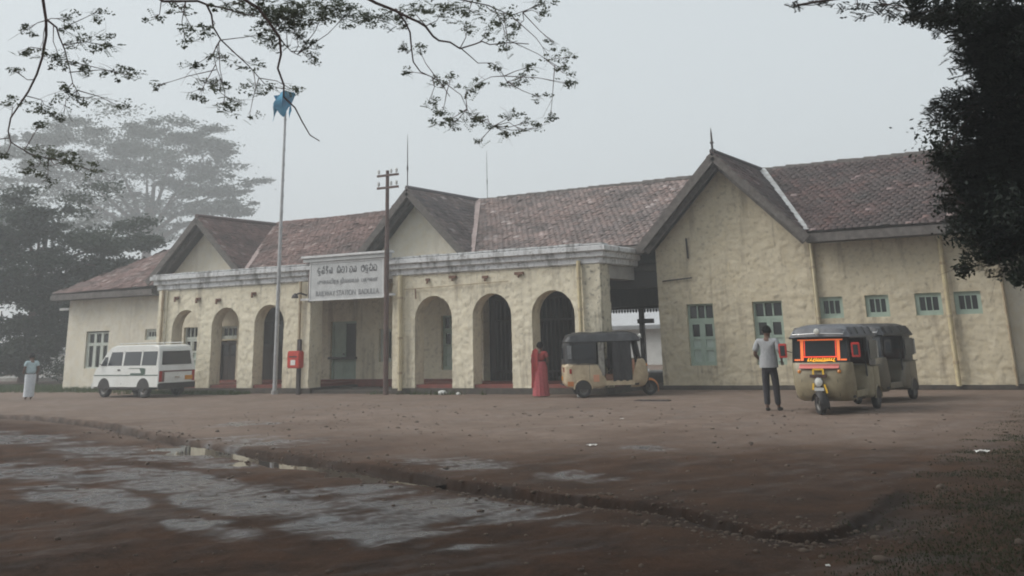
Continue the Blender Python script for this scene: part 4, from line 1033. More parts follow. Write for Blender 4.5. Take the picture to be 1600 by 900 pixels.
def loft(rings, n=28, fold=0.0, nf=11, ph=0):
    rows = []
    for (cx, cy, z, rx, ry, *f) in rings:
        k = f[0] if f else 1
        rows.append([(cx + math.cos(2 * PI * j / n) * rx * (1 + fold * k * math.sin(nf * 2 * PI * j / n + ph + z * 2)), cy + math.sin(2 * PI * j / n) * ry * (1 + fold * k * math.sin(nf * 2 * PI * j / n + ph + 1 + z * 2)), z) for j in range(n)])
    return MB().grid(rows, close=True)

# man in grey shirt, seen from behind (local +y = where he faces)
mn = thing('person', 'man in grey checked shirt and dark trousers standing beside the lit three-wheeler', 'person', (-7.33, 23.03, 0), math.radians(6))
JM = dict(pelvis=(0, 0, .93), waist=(0, .01, 1.08), chest=(0, 0, 1.30), neck=(0, .01, 1.46), head=(.01, .03, 1.585), face=(.05, 1, -.1),
          sho_l=(-.185, -.005, 1.40), sho_r=(.185, -.005, 1.40), elb_l=(-.275, -.03, 1.13), elb_r=(.27, -.04, 1.13), wri_l=(-.22, .17, 1.02), wri_r=(.245, .16, 1.0),
          hip_l=(-.09, 0, .88), hip_r=(.09, 0, .88), kne_l=(-.10, .035, .49), kne_r=(.105, .03, .49), ank_l=(-.095, -.07, .085), ank_r=(.12, .02, .085), toe_l=(-.10, .07, .03), toe_r=(.145, .155, .03))
body(mn, JM); face_bits(mn, JM['head'], JM['face'])
sh = skin_mesh('shirt', [(0, 0, .97, .185, .135), (0, 0, 1.08, .172, .125), (0, 0, 1.25, .19, .13), (0, 0, 1.38, .14, .105), (-.185, -.005, 1.40, .078), (-.235, -.02, 1.27, .075), (-.268, -.028, 1.17, .073), (.185, -.005, 1.40, .078), (.232, -.025, 1.27, .075), (.264, -.038, 1.17, .073), (0, .008, 1.455, .068, .066)],
          [(0, 1), (1, 2), (2, 3), (3, 4), (4, 5), (5, 6), (3, 7), (7, 8), (8, 9), (3, 10)], 'shirt_grey', mn)
loft([(0, 0, .86, .195, .145), (0, 0, .93, .192, .145), (0, 0, 1.02, .188, .14), (0, 0, 1.10, .18, .135)], fold=.012).build('shirt_tail', 'shirt_grey', mn, smooth=True, solid=.01)
skin_mesh('trousers', [(0, 0, .95, .165, .125), (0, 0, .86, .15, .12), (-.09, 0, .80, .098), (-.10, .03, .49, .078), (-.095, -.03, .22, .068), (-.095, -.055, .10, .07), (.09, 0, .80, .098), (.105, .03, .49, .078), (.112, .02, .22, .068), (.12, .02, .10, .07)],
          [(0, 1), (1, 2), (2, 3), (3, 4), (4, 5), (1, 6), (6, 7), (7, 8), (8, 9)], 'trouser', mn)
for (ax, ay, tx, ty) in ((-.095, -.09, -.102, .11), (.12, 0, .15, .19)):
    skin_mesh('shoe', [(ax, ay, .05, .045, .05), ((ax + tx) / 2, (ay + ty) / 2, .042, .045, .042), (tx, ty, .033, .04, .03)], [(0, 1), (1, 2)], 'shoe', mn)

# woman in a red sari
wm = thing('person', 'woman in long red sari standing at the arcade beside the parked three-wheeler', 'person', (-15.25, 27.35, 0), math.radians(10))
wm.scale = (1.0, 1.0, .97)
JW = dict(pelvis=(0, 0, .82), waist=(0, .01, .95), chest=(0, 0, 1.12), neck=(0, .01, 1.27), head=(0, .03, 1.385), face=(-.3, 1, -.1),
          sho_l=(-.165, 0, 1.215), sho_r=(.165, 0, 1.215), elb_l=(-.24, -.02, .98), elb_r=(.235, 0, .98), wri_l=(-.22, .10, .80), wri_r=(.12, .17, .90),
          hip_l=(-.09, 0, .78), hip_r=(.09, 0, .78), kne_l=(-.09, .02, .44), kne_r=(.09, .02, .44), ank_l=(-.08, 0, .08), ank_r=(.08, 0, .08), toe_l=(-.09, .13, .03), toe_r=(.09, .13, .03))
body(wm, JW); face_bits(wm, JW['head'], JW['face'], bun=True)
loft([(0, .02, .03, .235, .20, 1.6), (0, .015, .20, .222, .19, 1.5), (0, .01, .45, .205, .18, 1.2), (0, 0, .68, .205, .175, .8), (0, 0, .82, .20, .165, .5), (0, 0, .92, .165, .135, .2), (0, 0, .97, .15, .12, .1)], 44, .035, 13).build('sari_skirt', 'sari_rose', wm, smooth=True)
skin_mesh('blouse', [(0, 0, .96, .155, .12), (0, 0, 1.08, .165, .12), (0, 0, 1.19, .135, .10), (-.165, 0, 1.215, .07), (-.215, -.012, 1.06, .064), (.165, 0, 1.215, .07), (.21, 0, 1.06, .064)], [(0, 1), (1, 2), (2, 3), (3, 4), (2, 5), (5, 6)], 'sari_red', wm)
rows = []
for i in range(16):
    t = i / 15; row = []
    for j in range(9):
        u = j / 8 - .5
        z = 1.27 - t * 1.02 + (.07 * (1 - abs(u) * 2) if t < .1 else 0)
        row.append((-.085 - .045 * t + u * (.17 + .05 * t), -.118 - .055 * math.sin(PI * min(1, t * 1.2)) - .012 * math.sin(u * 22 + t * 3), z))
    rows.append(row)
MB().grid(rows).build('sari_shawl', 'sari_red', wm, smooth=True, solid=.012)

# person in white, far left
pw = thing('person', 'distant person in white sarong and pale blue top near the trees', 'person', (-33.6, 24.6, 0), math.radians(70))
JP = dict(JW, face=(0, 1, -.05)); JP.update(wri_l=(-.2, .16, .86), wri_r=(.2, .08, .78), elb_l=(-.22, -.01, .99), elb_r=(.23, -.05, .99))
body(pw, JP, fingers=False); face_bits(pw, JP['head'], JP['face'])
loft([(0, .02, .09, .17, .16, 1.5), (0, .01, .4, .17, .16, 1.), (0, 0, .68, .18, .16, .6), (0, 0, .82, .18, .15, .4)], 36, .03, 9).build('sarong', 'white_cloth', pw, smooth=True)
skin_mesh('shirt', [(0, 0, .80, .175, .13), (0, 0, .95, .17, .125), (0, 0, 1.10, .17, .12), (0, 0, 1.20, .135, .10), (-.165, 0, 1.215, .07), (-.21, -.01, 1.06, .066), (.165, 0, 1.215, .07), (.215, -.03, 1.06, .066)], [(0, 1), (1, 2), (2, 3), (3, 4), (4, 5), (3, 6), (6, 7)], 'pale_blue_cloth', pw)

# ---------------------------------------------------------------- vehicles
def wheel(parent, x, y, r, w, steer=0.0, name='wheel'):
    """tyre with rim and hub; local y is the axle"""
    e = MB().lathe([(r * .62, -w * .42), (r * .80, -w * .5), (r * .95, -w * .44), (r, -w * .25), (r, w * .25), (r * .95, w * .44), (r * .80, w * .5), (r * .62, w * .42), (r * .62, -w * .42)], 26, 'y').build(name, 'rubber', parent, smooth=True)
    e.location = (x, y, r); e.rotation_euler = (0, 0, steer)
    MB().lathe([(r * .63, -w * .40), (r * .55, -w * .34), (r * .48, -w * .18), (r * .2, -w * .22), (r * .18, -w * .36), (0, -w * .37)], 20, 'y').lathe([(r * .63, w * .40), (r * .55, w * .34), (r * .48, w * .18), (r * .2, w * .22), (r * .18, w * .36), (0, w * .37)], 20, 'y').build('rim', 'wheel_steel', e, smooth=True)
    return e

def tuk(label, loc, rz, bodym, canm, accent, front_decor, steer=0.0, curtain=False):
    """three-wheeler, x forward, y left"""
    t = thing('three_wheeler', label, 'three-wheeler', loc, rz, 'three-wheelers waiting in the forecourt')
    def rr(x, w, z0, z1, rad=.08, n=4):
        pts = []
        for cx, cz, a0 in ((w - rad, z1 - rad, 0), (-w + rad, z1 - rad, 90), (-w + rad, z0 + rad, 180), (w - rad, z0 + rad, 270)):
            for i in range(n + 1):
                a = math.radians(a0 + 90 * i / n); pts.append((x, cx + rad * math.cos(a), cz + rad * math.sin(a)))
        return pts
    st = [(-1.30, .44, .40, .80), (-1.285, .53, .34, .84), (-1.22, .60, .28, .87), (-1.05, .635, .24, .885), (-.75, .65, .23, .89), (-.45, .65, .23, .88), (-.36, .645, .24, .82), (-.24, .63, .26, .64), (-.16, .60, .28, .44)]
    rows = [rr(*s) for s in st]
    mb = MB().grid(rows, close=True)
    k = len(rows[0]); mb.add(rows[0], [tuple(range(k))]); mb.add(rows[-1], [tuple(range(k))])
    b = mb.build('rear_body', bodym, t, smooth=True)
    MB().box(-1.315, -1.295, -.40, .40, .60, .605).box(-1.315, -1.295, -.40, .40, .76, .765).build('engine_door_seam', 'black_plastic', b)
    for s in (-1, 1):
        # wheel arch: dark half round proud of the side
        pts = [(-.80 + .235 * math.cos(a), .22 + .235 * math.sin(a)) for a in [PI * i / 12 for i in range(13)]]
        MB().prism(pts, 'y', s * .60, s * .656).build('wheel_arch', 'black_plastic', t)
        arc = [(-.80 + .245 * math.cos(a), s * .655, .22 + .245 * math.sin(a)) for a in [PI * i / 12 for i in range(13)]]
        MB().tube(arc, .018, 6).build('arch_lip', bodym, t)
        wheel(t, -.80, s * .59, .205, .12)
        MB().box(-1.312, -1.29, s * .46 - .05, s * .46 + .05, .66, .78).build('tail_light', 'tail_red', t)
        MB().tube([(-.28, s * .60, .36), (-.27, s * .60, 1.46)], .016, 6).build('door_post', 'black_plastic', t)
        # fixed windscreen posts
        MB().tube([(.80, s * .57, .88), (.70, s * .555, 1.46)], .02, 6).build('screen_post', 'black_plastic', t)
    MB().box(-.30, .72, -.58, .58, .29, .345).build('floor', 'black_plastic', t, bevel=.01)
    MB().box(-.25, .60, -.60, -.57, .30, .42).build('sill_panel', bodym, t); MB().box(-.25, .60, .57, .60, .30, .42).build('sill_panel', bodym, t)
    # front cowl: shell that wraps the driver's knees
    rows, inner = [], []
    for (z, xf, w, xb) in ((.235, .80, .50, .50), (.27, .93, .55, .50), (.36, 1.0, .58, .52), (.55, 1.035, .60, .56), (.78, 1.0, .605, .64), (.90, .95, .61, .68), (.965, .90, .605, .70)):
        r = []
        for i in range(21):
            a = -PI / 2 + PI * i / 20
            r.append((xb + (xf - xb) * max(0, math.cos(a)) ** .55, w * (1 if a > 0 else -1) * abs(math.sin(a)) ** .62, z))
        rows.append(r)
    MB().grid(rows).build('front_cowl', bodym, t, smooth=True, solid=.02)
    MB().box(.60, .86, -.55, .55, .87, .93).build('dashboard', 'black_plastic', t, bevel=.02)
    for s in (-1, 1):
        MB().box(-.62, -.612, s * .648, s * .6525, .46, .88).build('panel_seam', 'black_plastic', t); MB().box(-1.2, -.40, s * .645, s * .655, .845, .86).build('belt_trim', 'black_plastic', t)
        MB().tube([(.93 - .0, s * .33, .88), (1.0, s * .36, .62), (.96, s * .37, .34)], .006, 5).build('panel_seam', 'black_plastic', t)
    for xx in (-.95, -.45, .1, .55): MB().tube([(xx, -.61, 1.50), (xx, -.56, 1.625), (xx, 0, 1.672), (xx, .56, 1.625), (xx, .61, 1.50)], .012, 5).build('hood_rib', canm, t)
    # front wheel, fork, mudguard, lamp
    fx = 1.08
    wheel(t, fx, 0, .20, .11, steer, 'front_wheel')
    c, s_ = math.cos(steer), math.sin(steer)
    rows = []
    for i in range(13):
        a = math.radians(-15 + 175 * i / 12); R_ = .245
        rows.append([(fx + (R_ * math.cos(a)) * c - yy * s_, (R_ * math.cos(a)) * s_ + yy * c, .20 + R_ * math.sin(a) - abs(yy) * abs(yy) * 6) for yy in (-.095, -.07, -.03, 0, .03, .07, .095)])
    MB().grid(rows).build('mudguard', 'black_plastic' if front_decor else accent, t, smooth=True, solid=.012)
    MB().tube([(fx, .09 * c, .2), (fx - .05, .06 * c, .5), (fx - .12, 0, .62)], .02, 6).tube([(fx, -.09 * c, .2), (fx - .05, -.06 * c, .5), (fx - .12, 0, .62)], .02, 6).build('fork', 'iron', t)
    hx = 1.045
    MB().lathe([(0, hx - .05), (.07, hx - .04), (.088, hx), (.088, hx + .035), (.078, hx + .045)], 18, 'x', (0, 0, .60)).build('headlamp', 'chrome', t, smooth=True)
    MB().lathe([(.078, hx + .040), (.05, hx + .052), (0, hx + .058)], 18, 'x', (0, 0, .60)).build('headlamp_glass', 'lamp_glass', t, smooth=True)
    for s in (-1, 1): MB().lathe([(.035, .93), (.035, .985), (.0, 1.0)], 10, 'x', (0, s * .40, .80)).build('indicator', 'amber', t)
    # windscreen
    g = MB().add([(.812, -.55, .94), (.812, .55, .94), (.712, .53, 1.44), (.712, -.53, 1.44)], [(0, 1, 2, 3)]).build('windscreen', 'window_tint', t, solid=.006)
    MB().tube([(.80, -.57, .93), (.80, .57, .93)], .018, 6).tube([(.70, -.56, 1.455), (.70, .56, 1.455)], .018, 6).build('screen_rail', 'black_plastic', t)
    MB().tube([(.76, .1, .95), (.745, -.12, 1.12)], .006, 5).build('wiper', 'black_plastic', g)
    # hood: domed roof plus the rear bay wrapped round the passengers
    rows = []
    for i in range(23):
        u = -1 + 2 * i / 22; x = -.215 + 1.045 * u; row = []
        for j in range(15):
            v = -1 + 2 * j / 14
            z = 1.445 + .245 * (max(0, 1 - abs(u) ** 8) ** .5) * (max(0, 1 - abs(v) ** 5) ** .5) + .012 * math.cos(u * 12) * (1 - v * v)
            row.append((x, .625 * v, z))
        rows.append(row)
    MB().grid(rows).build('hood', canm, t, smooth=True, solid=.012)
    rows = []
    for (z, xr, w) in ((.87, -1.30, .635), (1.0, -1.30, .635), (1.15, -1.295, .63), (1.30, -1.28, .63), (1.43, -1.255, .622)):
        r = []
        for i in range(33):
            a = PI / 2 + PI * i / 32
            cx, sy = math.cos(a), math.sin(a)
            r.append((-.42 + (xr + .42) * abs(cx) ** .45, w * (1 if sy > 0 else -1) * abs(sy) ** .40, z + .006 * math.sin(i * 2.1)))
        rows.append(r)
    MB().grid(rows).build('rear_hood', canm, t, smooth=True, solid=.012)
    for s in (-1, 1):
        MB().box(-1.06, -.50, s * .640, s * .648, .98, 1.36).build('side_window', 'window_tint', t, bevel=.003)
        MB().tube([(-1.15, s * .60, 1.43), (.78, s * .60, 1.44)], .022, 6).build('hood_rail', canm, t)
        MB().box(-1.20, -1.09, s * .628, s * .642, 1.0, 1.34).build('corner_window', 'cloudy_plastic', t, bevel=.004)
        # passenger side apron by the driver
        if curtain:
            MB().box(-.36, -.20, s * .615, s * .635, .55, 1.40).build('rolled_curtain', 'curtain_grey', t, bevel=.006)
            rws = [[(.02 + .52 * u, s * (.60 + .018 * math.sin(u * 19 + zz * 5)), .40 + 1.02 * zz) for u in [q / 12 for q in range(13)]] for zz in (0, .33, .66, 1)]
            MB().grid(rws).build('side_curtain', 'canopy_black', t, smooth=True, solid=.006)
    MB().box(-1.312, -1.302, -.34, .34, 1.0, 1.28).build('rear_window', 'window_tint', t)
    # seats
    MB().box(-1.0, -.45, -.52, .52, .56, .70).build('bench', 'seat_vinyl', t, bevel=.04)
    MB().box(-1.14, -1.02, -.52, .52, .70, 1.12).build('bench_back', 'seat_vinyl', t, bevel=.04)
    MB().box(-.02, .28, -.24, .24, .58, .70).build('driver_seat', 'seat_vinyl', t, bevel=.04)
    MB().box(-.08, .0, -.22, .22, .72, 1.0).build('driver_back', 'seat_vinyl', t, bevel=.03)
    MB().box(-.14, .24, -.3, .3, .345, .57).build('seat_box', 'tuk_salmon' if curtain else bodym, t)
    MB().tube([(.52, .36, .98), (.56, .2, 1.0), (.6, 0, .96), (.56, -.2, 1.0), (.52, -.36, .98)], .017, 6).tube([(.6, 0, .96), (.72, 0, .6)], .025, 6).build('handlebar', 'iron', t)
    for s in (-1, 1): # mirrors
        a = MB().tube([(.80, s * .57, 1.16), (.86, s * .70, 1.20)], .009, 5).build('mirror', 'black_plastic', t)
        MB().box(.845, .875, s * .74 - .085, s * .74 + .085, 1.06, 1.34).build('mirror_shell', 'mirror_red' if front_decor else 'black_plastic', a, bevel=.012); MB().box(.877, .882, s * .74 - .05, s * .74 + .05, 1.10, 1.30).build('mirror_glass', 'window_tint', a)
    if curtain:
        MB().box(-1.0, -.62, -.32, .25, 1.676, 1.686).build('hood_patch', 'curtain_grey', t)
        for s in (-1, 1):
            MB().box(-1.22, -1.06, s * .628, s * .642, .30, .42).build('tape', 'tuk_orange', t); MB().box(-.52, -.36, s * .648, s * .656, .40, .58).build('tape', 'tuk_salmon', t)
            MB().box(-1.16, -1.10, s * .634, s * .646, .62, .74).build('side_lamp', 'tail_red', t)
        MB().box(.56, .62, -.56, -.52, .42, .95).build('side_apron', 'tuk_salmon', t)
    MB().tube([(.62, -.5, 1.60), (.86, -.52, 1.50), (.88, 0, 1.52), (.86, .52, 1.50), (.62, .5, 1.60)], .014, 6).build('visor_rail', 'chrome', t)
    MB().lathe([(0, .84), (.05, .85), (.06, .89), (.05, .91), (0, .92)], 10, 'x', (0, 0, 1.56)).build('visor_lamp', 'lamp_glass', t)
    if front_decor:
        sx = lambda z: .822 + (.94 - z) * .2
        def strip(y0, y1, z0, z1, m, nm, pr=0.0):
            MB().add([(sx(z0) + pr, y0, z0), (sx(z0) + pr, y1, z0), (sx(z1) + pr, y1, z1), (sx(z1) + pr, y0, z1)], [(0, 1, 2, 3)]).build(nm, m, g, solid=.006)
        strip(-.46, .46, 1.385, 1.41, 'lit_orange', 'light_strip'); strip(-.36, .36, 1.06, 1.08, 'lit_red', 'light_strip')
        for s in (-1, 1):
            strip(min(s * .34, s * .40), max(s * .34, s * .40), 1.0, 1.385, 'lit_orange', 'light_strip')
            strip(min(s * .41, s * .53), max(s * .41, s * .53), 1.0, 1.03, 'lit_orange', 'light_strip'); strip(min(s * .31, s * .325), max(s * .31, s * .325), 1.08, 1.385, 'lit_red', 'light_strip')
        # a line of yellow script: short leaning strokes and bowls
        mb = MB(); yy = -.26
        rnd = random.Random(5)
        while yy < .26:
            z0 = .985 + rnd.uniform(0, .015); z1 = 1.04 + rnd.uniform(0, .012); w = rnd.uniform(.022, .05)
            mb.bar((sx(z0) + .012, yy, z0), (sx(z1) + .012, yy + w * .8, z1), .012, .016, up=(1, 0, 0)); mb.bar((sx(z0) + .012, yy, z0), (sx(z0) + .012, yy + w, z0), .012, .014, up=(1, 0, 0))
            yy += w + .008
        mb.build('lettering', 'lit_yellow', g)['kind'] = 'stuff'
        # tape under the screen and the yellow tape round plate and lamp
        def on_cowl(y, z): return 1.035 - (.62 - z) ** 2 * .45 * (z > .62) - .30 * abs(y) ** 2.2
        MB().grid([[(on_cowl(y, z) + .03 if z < .9 else .945 + .03 - .3 * abs(y) ** 2.2, y, z) for y in (-.40, -.3, -.15, 0, .15, .3, .40)] for z in (.86, .90, .94)]).build('tape', 'pink_tape', t, solid=.006)
        px = lambda z: 1.062 + (.62 - z) * .12
        for pa, pb in (((-.10, .84), (.10, .84)), ((-.10, .84), (-.10, .70)), ((.10, .84), (.10, .70)), ((.11, .56), (.16, .40)), ((-.11, .58), (-.12, .46))):
            MB().bar((px(pa[1]), pa[0], pa[1]), (px(pb[1]), pb[0], pb[1]), .012, .032, up=(0, 1, .3)).build('tape', 'yellow_tape', t)
        MB().box(1.045, 1.075, -.17, .17, .685, .745).build('badge', 'seat_vinyl', t, bevel=.006)
        MB().box(1.06, 1.085, -.095, .095, .44, .50).build('number_plate', 'white_enamel', t)
    else:
        MB().box(-1.325, -1.312, -.16, .16, .44, .54).build('number_plate', 'plate_yellow', t)
    MB().tube([(-1.33, -.5, .34), (-1.36, 0, .34), (-1.33, .5, .34)], .022, 8).build('bumper', 'iron', t)
    return t

tuk('cream three-wheeler with black hood and orange mudguard beside the woman in red', (-13.42, 28.0, 0), math.radians(32), 'tuk_cream', 'canopy_black', 'tuk_orange', False, 0, True)
tuk('olive three-wheeler with orange lit windscreen strips facing the camera', (-6.05, 23.25, 0), math.radians(-92), 'tuk_olive', 'canopy_slate', 'tuk_olive', True, math.radians(38))
tuk('dark khaki three-wheeler parked behind the one with lit strips', (-6.0, 26.5, 0), math.radians(-98), 'tuk_khaki', 'canopy_black', 'tuk_khaki', False)

def van(label, loc, rz):
    """small one-box van: x forward from the middle, y left"""
    t = thing('van', label, 'van', loc, rz)
    L = 1.78
    side = [(-L, .34), (-L, .93), (-L + .045, 1.0), (-L + .12, 1.50), (-L + .22, 1.62), (-L + .5, 1.67), (.7, 1.67), (.98, 1.60), (1.16, 1.46), (1.52, .98), (1.66, .90), (1.75, .72), (1.78, .40), (1.76, .34)]
    def half(z): return .745 if z < .95 else .745 - (z - .95) * .13
    n = len(side); ys = (-1, -.96, -.5, 0, .5, .96, 1)
    mb = MB()
    rows = []
    for yv in ys:
        sc = 1 if abs(yv) < .99 else .955
        rows.append([(x * (.985 if abs(yv) > .99 else 1), yv * half(z), .34 + (z - .34) * (1 if abs(yv) < .99 else .985)) for x, z in side])
    mb.grid(rows, close=True)
    mb.add(rows[0], [tuple(range(n))]); mb.add(rows[-1], [tuple(range(n))])
    b = mb.build('body', 'van_white', t, smooth=True, bevel=.0)
    MB().box(-L - .05, -L + .10, -.74, .74, .28, .46).build('rear_bumper', 'black_plastic', t, bevel=.025)
    MB().box(1.68, 1.86, -.74, .74, .28, .46).build('front_bumper', 'white_enamel', t, bevel=.025)
    for s in (-1, 1):
        for x, z0 in ((1.12, .29), (-1.0, .29)):
            pts = [(x + .335 * math.cos(a), .29 + .335 * math.sin(a)) for a in [PI * i / 12 for i in range(13)]]
            MB().prism(pts, 'y', s * .66, s * .7485).build('wheel_arch', 'black_plastic', t)
            wheel(t, x, s * .66, .285, .17)
        MB().box(-1.3, 1.4, min(s * .70, s * .735), max(s * .70, s * .735), .27, .335).build('sill', 'black_plastic', t)
        def pane(x0, x1, z0, z1, nm='side_window', sl=0.0, m='window_tint'):
            y0, y1 = s * (half(z0) + .004), s * (half(z1) + .004)
            MB().add([(x0, y0, z0), (x1, y0, z0), (x1 - sl, y1, z1), (x0 + (.03 if nm == 'side_window' else 0), y1, z1)], [(0, 1, 2, 3)]).build(nm, m, t, solid=.006)
        pane(-1.62, -.85, 1.02, 1.46); pane(-.78, .12, 1.02, 1.46); pane(.22, .98, 1.02, 1.46, sl=.12); pane(1.02, 1.36, 1.02, 1.30, 'quarter_window', .17)
        pane(-1.74, 1.7, .70, .725, 'stripe', m='stripe_green'); pane(-1.0, -.3, .72, .78, 'stripe', m='stripe_green'); pane(-1.08, -.9, .74, .92, 'stripe', -.12, m='stripe_green'); pane(-1.0, -.2, .925, .94, 'stripe', m='stripe_green')
        for x in (.16, -.82): pane(x, x + .012, .42, 1.5, 'door_seam', m='black_plastic')
        MB().box(.26, .40, s * .752 - .01, s * .752 + .01, .86, .90).build('door_handle', 'black_plastic', t)
        a = MB().tube([(1.32, s * .72, 1.05), (1.38, s * .84, 1.10)], .012, 5).build('mirror', 'black_plastic', t)
        MB().box(1.36, 1.40, s * .88 - .05, s * .88 + .05, 1.0, 1.22).build('mirror_shell', 'black_plastic', a, bevel=.012)
        MB().box(-L - .012, -L + .02, s * .66 - .06, s * .66 + .06, .50, .84).build('tail_light', 'tail_red', t, bevel=.006)
        MB().box(1.74, 1.80, s * .55 - .12, s * .55 + .12, .58, .74).build('headlamp', 'lamp_glass', t, bevel=.01)
        MB().tube([(-1.35, s * .52, 1.73), (.7, s * .52, 1.73)], .014, 6).build('roof_rail', 'white_enamel', t)
        for x in (-1.25, -.3, .6): MB().tube([(x, s * .52, 1.65), (x, s * .52, 1.73)], .014, 6).build('rail_foot', 'white_enamel', t)
    rx = lambda z: -L + (.045 + (z - 1.0) * .15) - .006
    MB().add([(rx(1.03), -.60, 1.03), (rx(1.03), .60, 1.03), (rx(1.46), .55, 1.46), (rx(1.46), -.55, 1.46)], [(0, 1, 2, 3)]).build('rear_window', 'window_tint', t, solid=.006)
    MB().box(-L - .008, -L + .01, -.70, .70, .80, .845).build('rear_stripe', 'stripe_brown', t)
    MB().box(-L - .02, -L + .01, -.62, -.32, .54, .67).build('number_plate', 'plate_yellow', t)
    MB().box(-L - .03, -L + .01, -.1, .1, .62, .66).build('tailgate_handle', 'chrome', t)
    MB().box(-L - .02, -L + .035, .52, .60, .5, .8).build('lamp_guard', 'stripe_brown', t)
    MB().add([(1.545, -.63, 1.0), (1.545, .63, 1.0), (1.19, .58, 1.45), (1.19, -.58, 1.45)], [(0, 1, 2, 3)]).build('windscreen', 'window_tint', t, solid=.006)
    MB().box(-.9, .9, -.6, .6, .24, .33).tube([(-1.6, -.3, .27), (-1.0, -.3, .3)], .03, 6).build('underbody', 'black_plastic', t)
    return t
van('white van with dark windows parked in front of the first arcade', (-30.35, 26.6, 0), math.radians(175.5))

# ---------------------------------------------------------------- vegetation
def leaves(C, size, aspect=.5, flat=.5, tone=None):
    """one rhombic leaf per centre, random orientation (flat: how level they lie)"""
    C = np.asarray(C); n = len(C)
    d = RNG.normal(size=(n, 3)); d[:, 2] *= (1 - flat) * 1.2; d /= np.linalg.norm(d, axis=1)[:, None]
    r = RNG.normal(size=(n, 3)); r[:, 2] *= (1 - flat) * 1.2; s = np.cross(d, np.cross(d, r)); s /= np.linalg.norm(s, axis=1)[:, None] + 1e-9
    L = (size * RNG.uniform(.7, 1.3, n))[:, None]
    V = np.stack([C - d * L * .5, C + s * L * aspect * .5, C + d * L * .5, C - s * L * aspect * .5], 1).reshape(-1, 3)
    Q = np.arange(n * 4).reshape(-1, 4)
    t = RNG.random(n) if tone is None else np.clip(tone + RNG.normal(0, .15, n), 0, 1)
    return V, Q, np.repeat(t, 4)
def ball(n, c, rx, rz, rng=RNG):
    p = rng.normal(size=(n, 3)); p /= np.linalg.norm(p, axis=1)[:, None]; p *= rng.random(n)[:, None] ** .45
    return np.asarray(c) + p * np.array([rx, rx, rz])
def merge(parts):
    V, Q, T, b = [], [], [], 0
    for v, q, t in parts:
        V.append(v); Q.append(q + b); T.append(t); b += len(v)
    return np.concatenate(V), np.concatenate(Q), np.concatenate(T)
def fronds(sprays, per, leaf, m=7):
    """feathery compound leaves: short drooping stalks with paired leaflets"""
    out = []
    for (x, y, z, rx, rz, d) in sprays:
        n = max(3, int(per * d * max(1, d) ** 2.5 * rx * rz * 55))
        c = ball(n, (x, y, z), rx, rz)
        a = RNG.uniform(0, 2 * PI, n); dr = np.stack([np.cos(a), np.sin(a), RNG.uniform(-.6, .15, n)], 1)
        ln = RNG.uniform(.06, .13, n)
        side = np.stack([-np.sin(a), np.cos(a), np.zeros(n)], 1)
        tone = RNG.random() * .6 + .2
        for i in range(m):
            t = (i + .5) / m
            for s in (-1, 1):
                p = c + dr * (ln * (t - .5))[:, None] + side * (s * leaf * .45); p[:, 2] -= t * t * .025
                dd = side * s + dr * .5; dd /= np.linalg.norm(dd, axis=1)[:, None]
                w = dr + np.array([0, 0, .2]); w = w / np.linalg.norm(w, axis=1)[:, None]
                L = leaf * RNG.uniform(.7, 1.2, n)[:, None]
                V = np.stack([p - dd * L * .5, p + w * L * .3, p + dd * L * .5, p - w * L * .3], 1).reshape(-1, 3)
                out.append((V, np.arange(n * 4).reshape(-1, 4), np.repeat(np.clip(tone + RNG.normal(0, .2, n), 0, 1), 4)))
    return merge(out)
def foliage(name, parts, m, parent):
    return link(name, fast_mesh(name, *merge(parts) if isinstance(parts, list) else parts), m, parent)
def curve(a, b, lift, n=6):
    a, b = Vector(a), Vector(b); return [a.lerp(b, i / n) + Vector((0, 0, lift * math.sin(PI * i / n))) for i in range(n + 1)]
def twigs(sprays, nodes, r=.006):
    mb = MB(); N = np.array(nodes)
    for (x, y, z, rx, rz, d) in sprays:
        c = np.array((x, y, z)); dist = np.linalg.norm(N - c, axis=1); j = int(np.argmin(dist))
        if dist[j] > 1.6: continue
        p, q = Vector(N[j]), Vector(c)
        mid = p.lerp(q, .5) + Vector(RNG.normal(0, .03, 3))
        mb.tube([p, mid, q], [r, r * .7, r * .35], 5, cap=False)
        for _ in range(3):
            e = q + Vector((RNG.normal(0, rx * .7), RNG.normal(0, rx * .7), RNG.normal(0, rz * .8)))
            mb.tube([mid.lerp(q, RNG.random()), q.lerp(e, .5) + Vector((0, 0, .01)), e], [r * .4, r * .3, r * .15], 4, cap=False)
    return mb

# tree whose boughs hang over the forecourt; it stands out of the picture beside the camera
ot = thing('overhanging_tree', 'feathery leaved tree whose thin reddish boughs hang across the top of the view', 'tree', (0, 0, 0))
TR = (-8.9, 3.0)
MB().tube([(TR[0] - .1, TR[1] - .1, -.1), (TR[0], TR[1], .5), (TR[0] + .05, TR[1] + .1, 2.5), (TR[0] + .1, TR[1] + .2, 4.6)], [.46, .34, .28, .24], 14).build('trunk', 'bark', ot, smooth=True)
crotch = (TR[0] + .1, TR[1] + .2, 4.4)
nodes = []
for pts, r in BRANCHES:
    n = len(pts)
    MB().tube([Vector(p) + Vector(RNG.normal(0, .008, 3)) for p in pts], [max(.004, .52 * r * (1 - .70 * i / (n - 1))) for i in range(n)], 7).build('branch', 'bark_twig', ot, smooth=True)
    for p, q in zip(pts[:-1], pts[1:]):
        for t in (0, .33, .66): nodes.append(tuple(Vector(p).lerp(Vector(q), t)))
for i in (0, 3, 6, 8, 11):
    s = BRANCHES[i][0][0]
    c = curve(crotch, s, 2.1 if i > 3 else 1.5, 10)
    MB().tube(c, [.15 - .11 * k / 10 for k in range(11)], 9).build('limb', 'bark', ot, smooth=True)
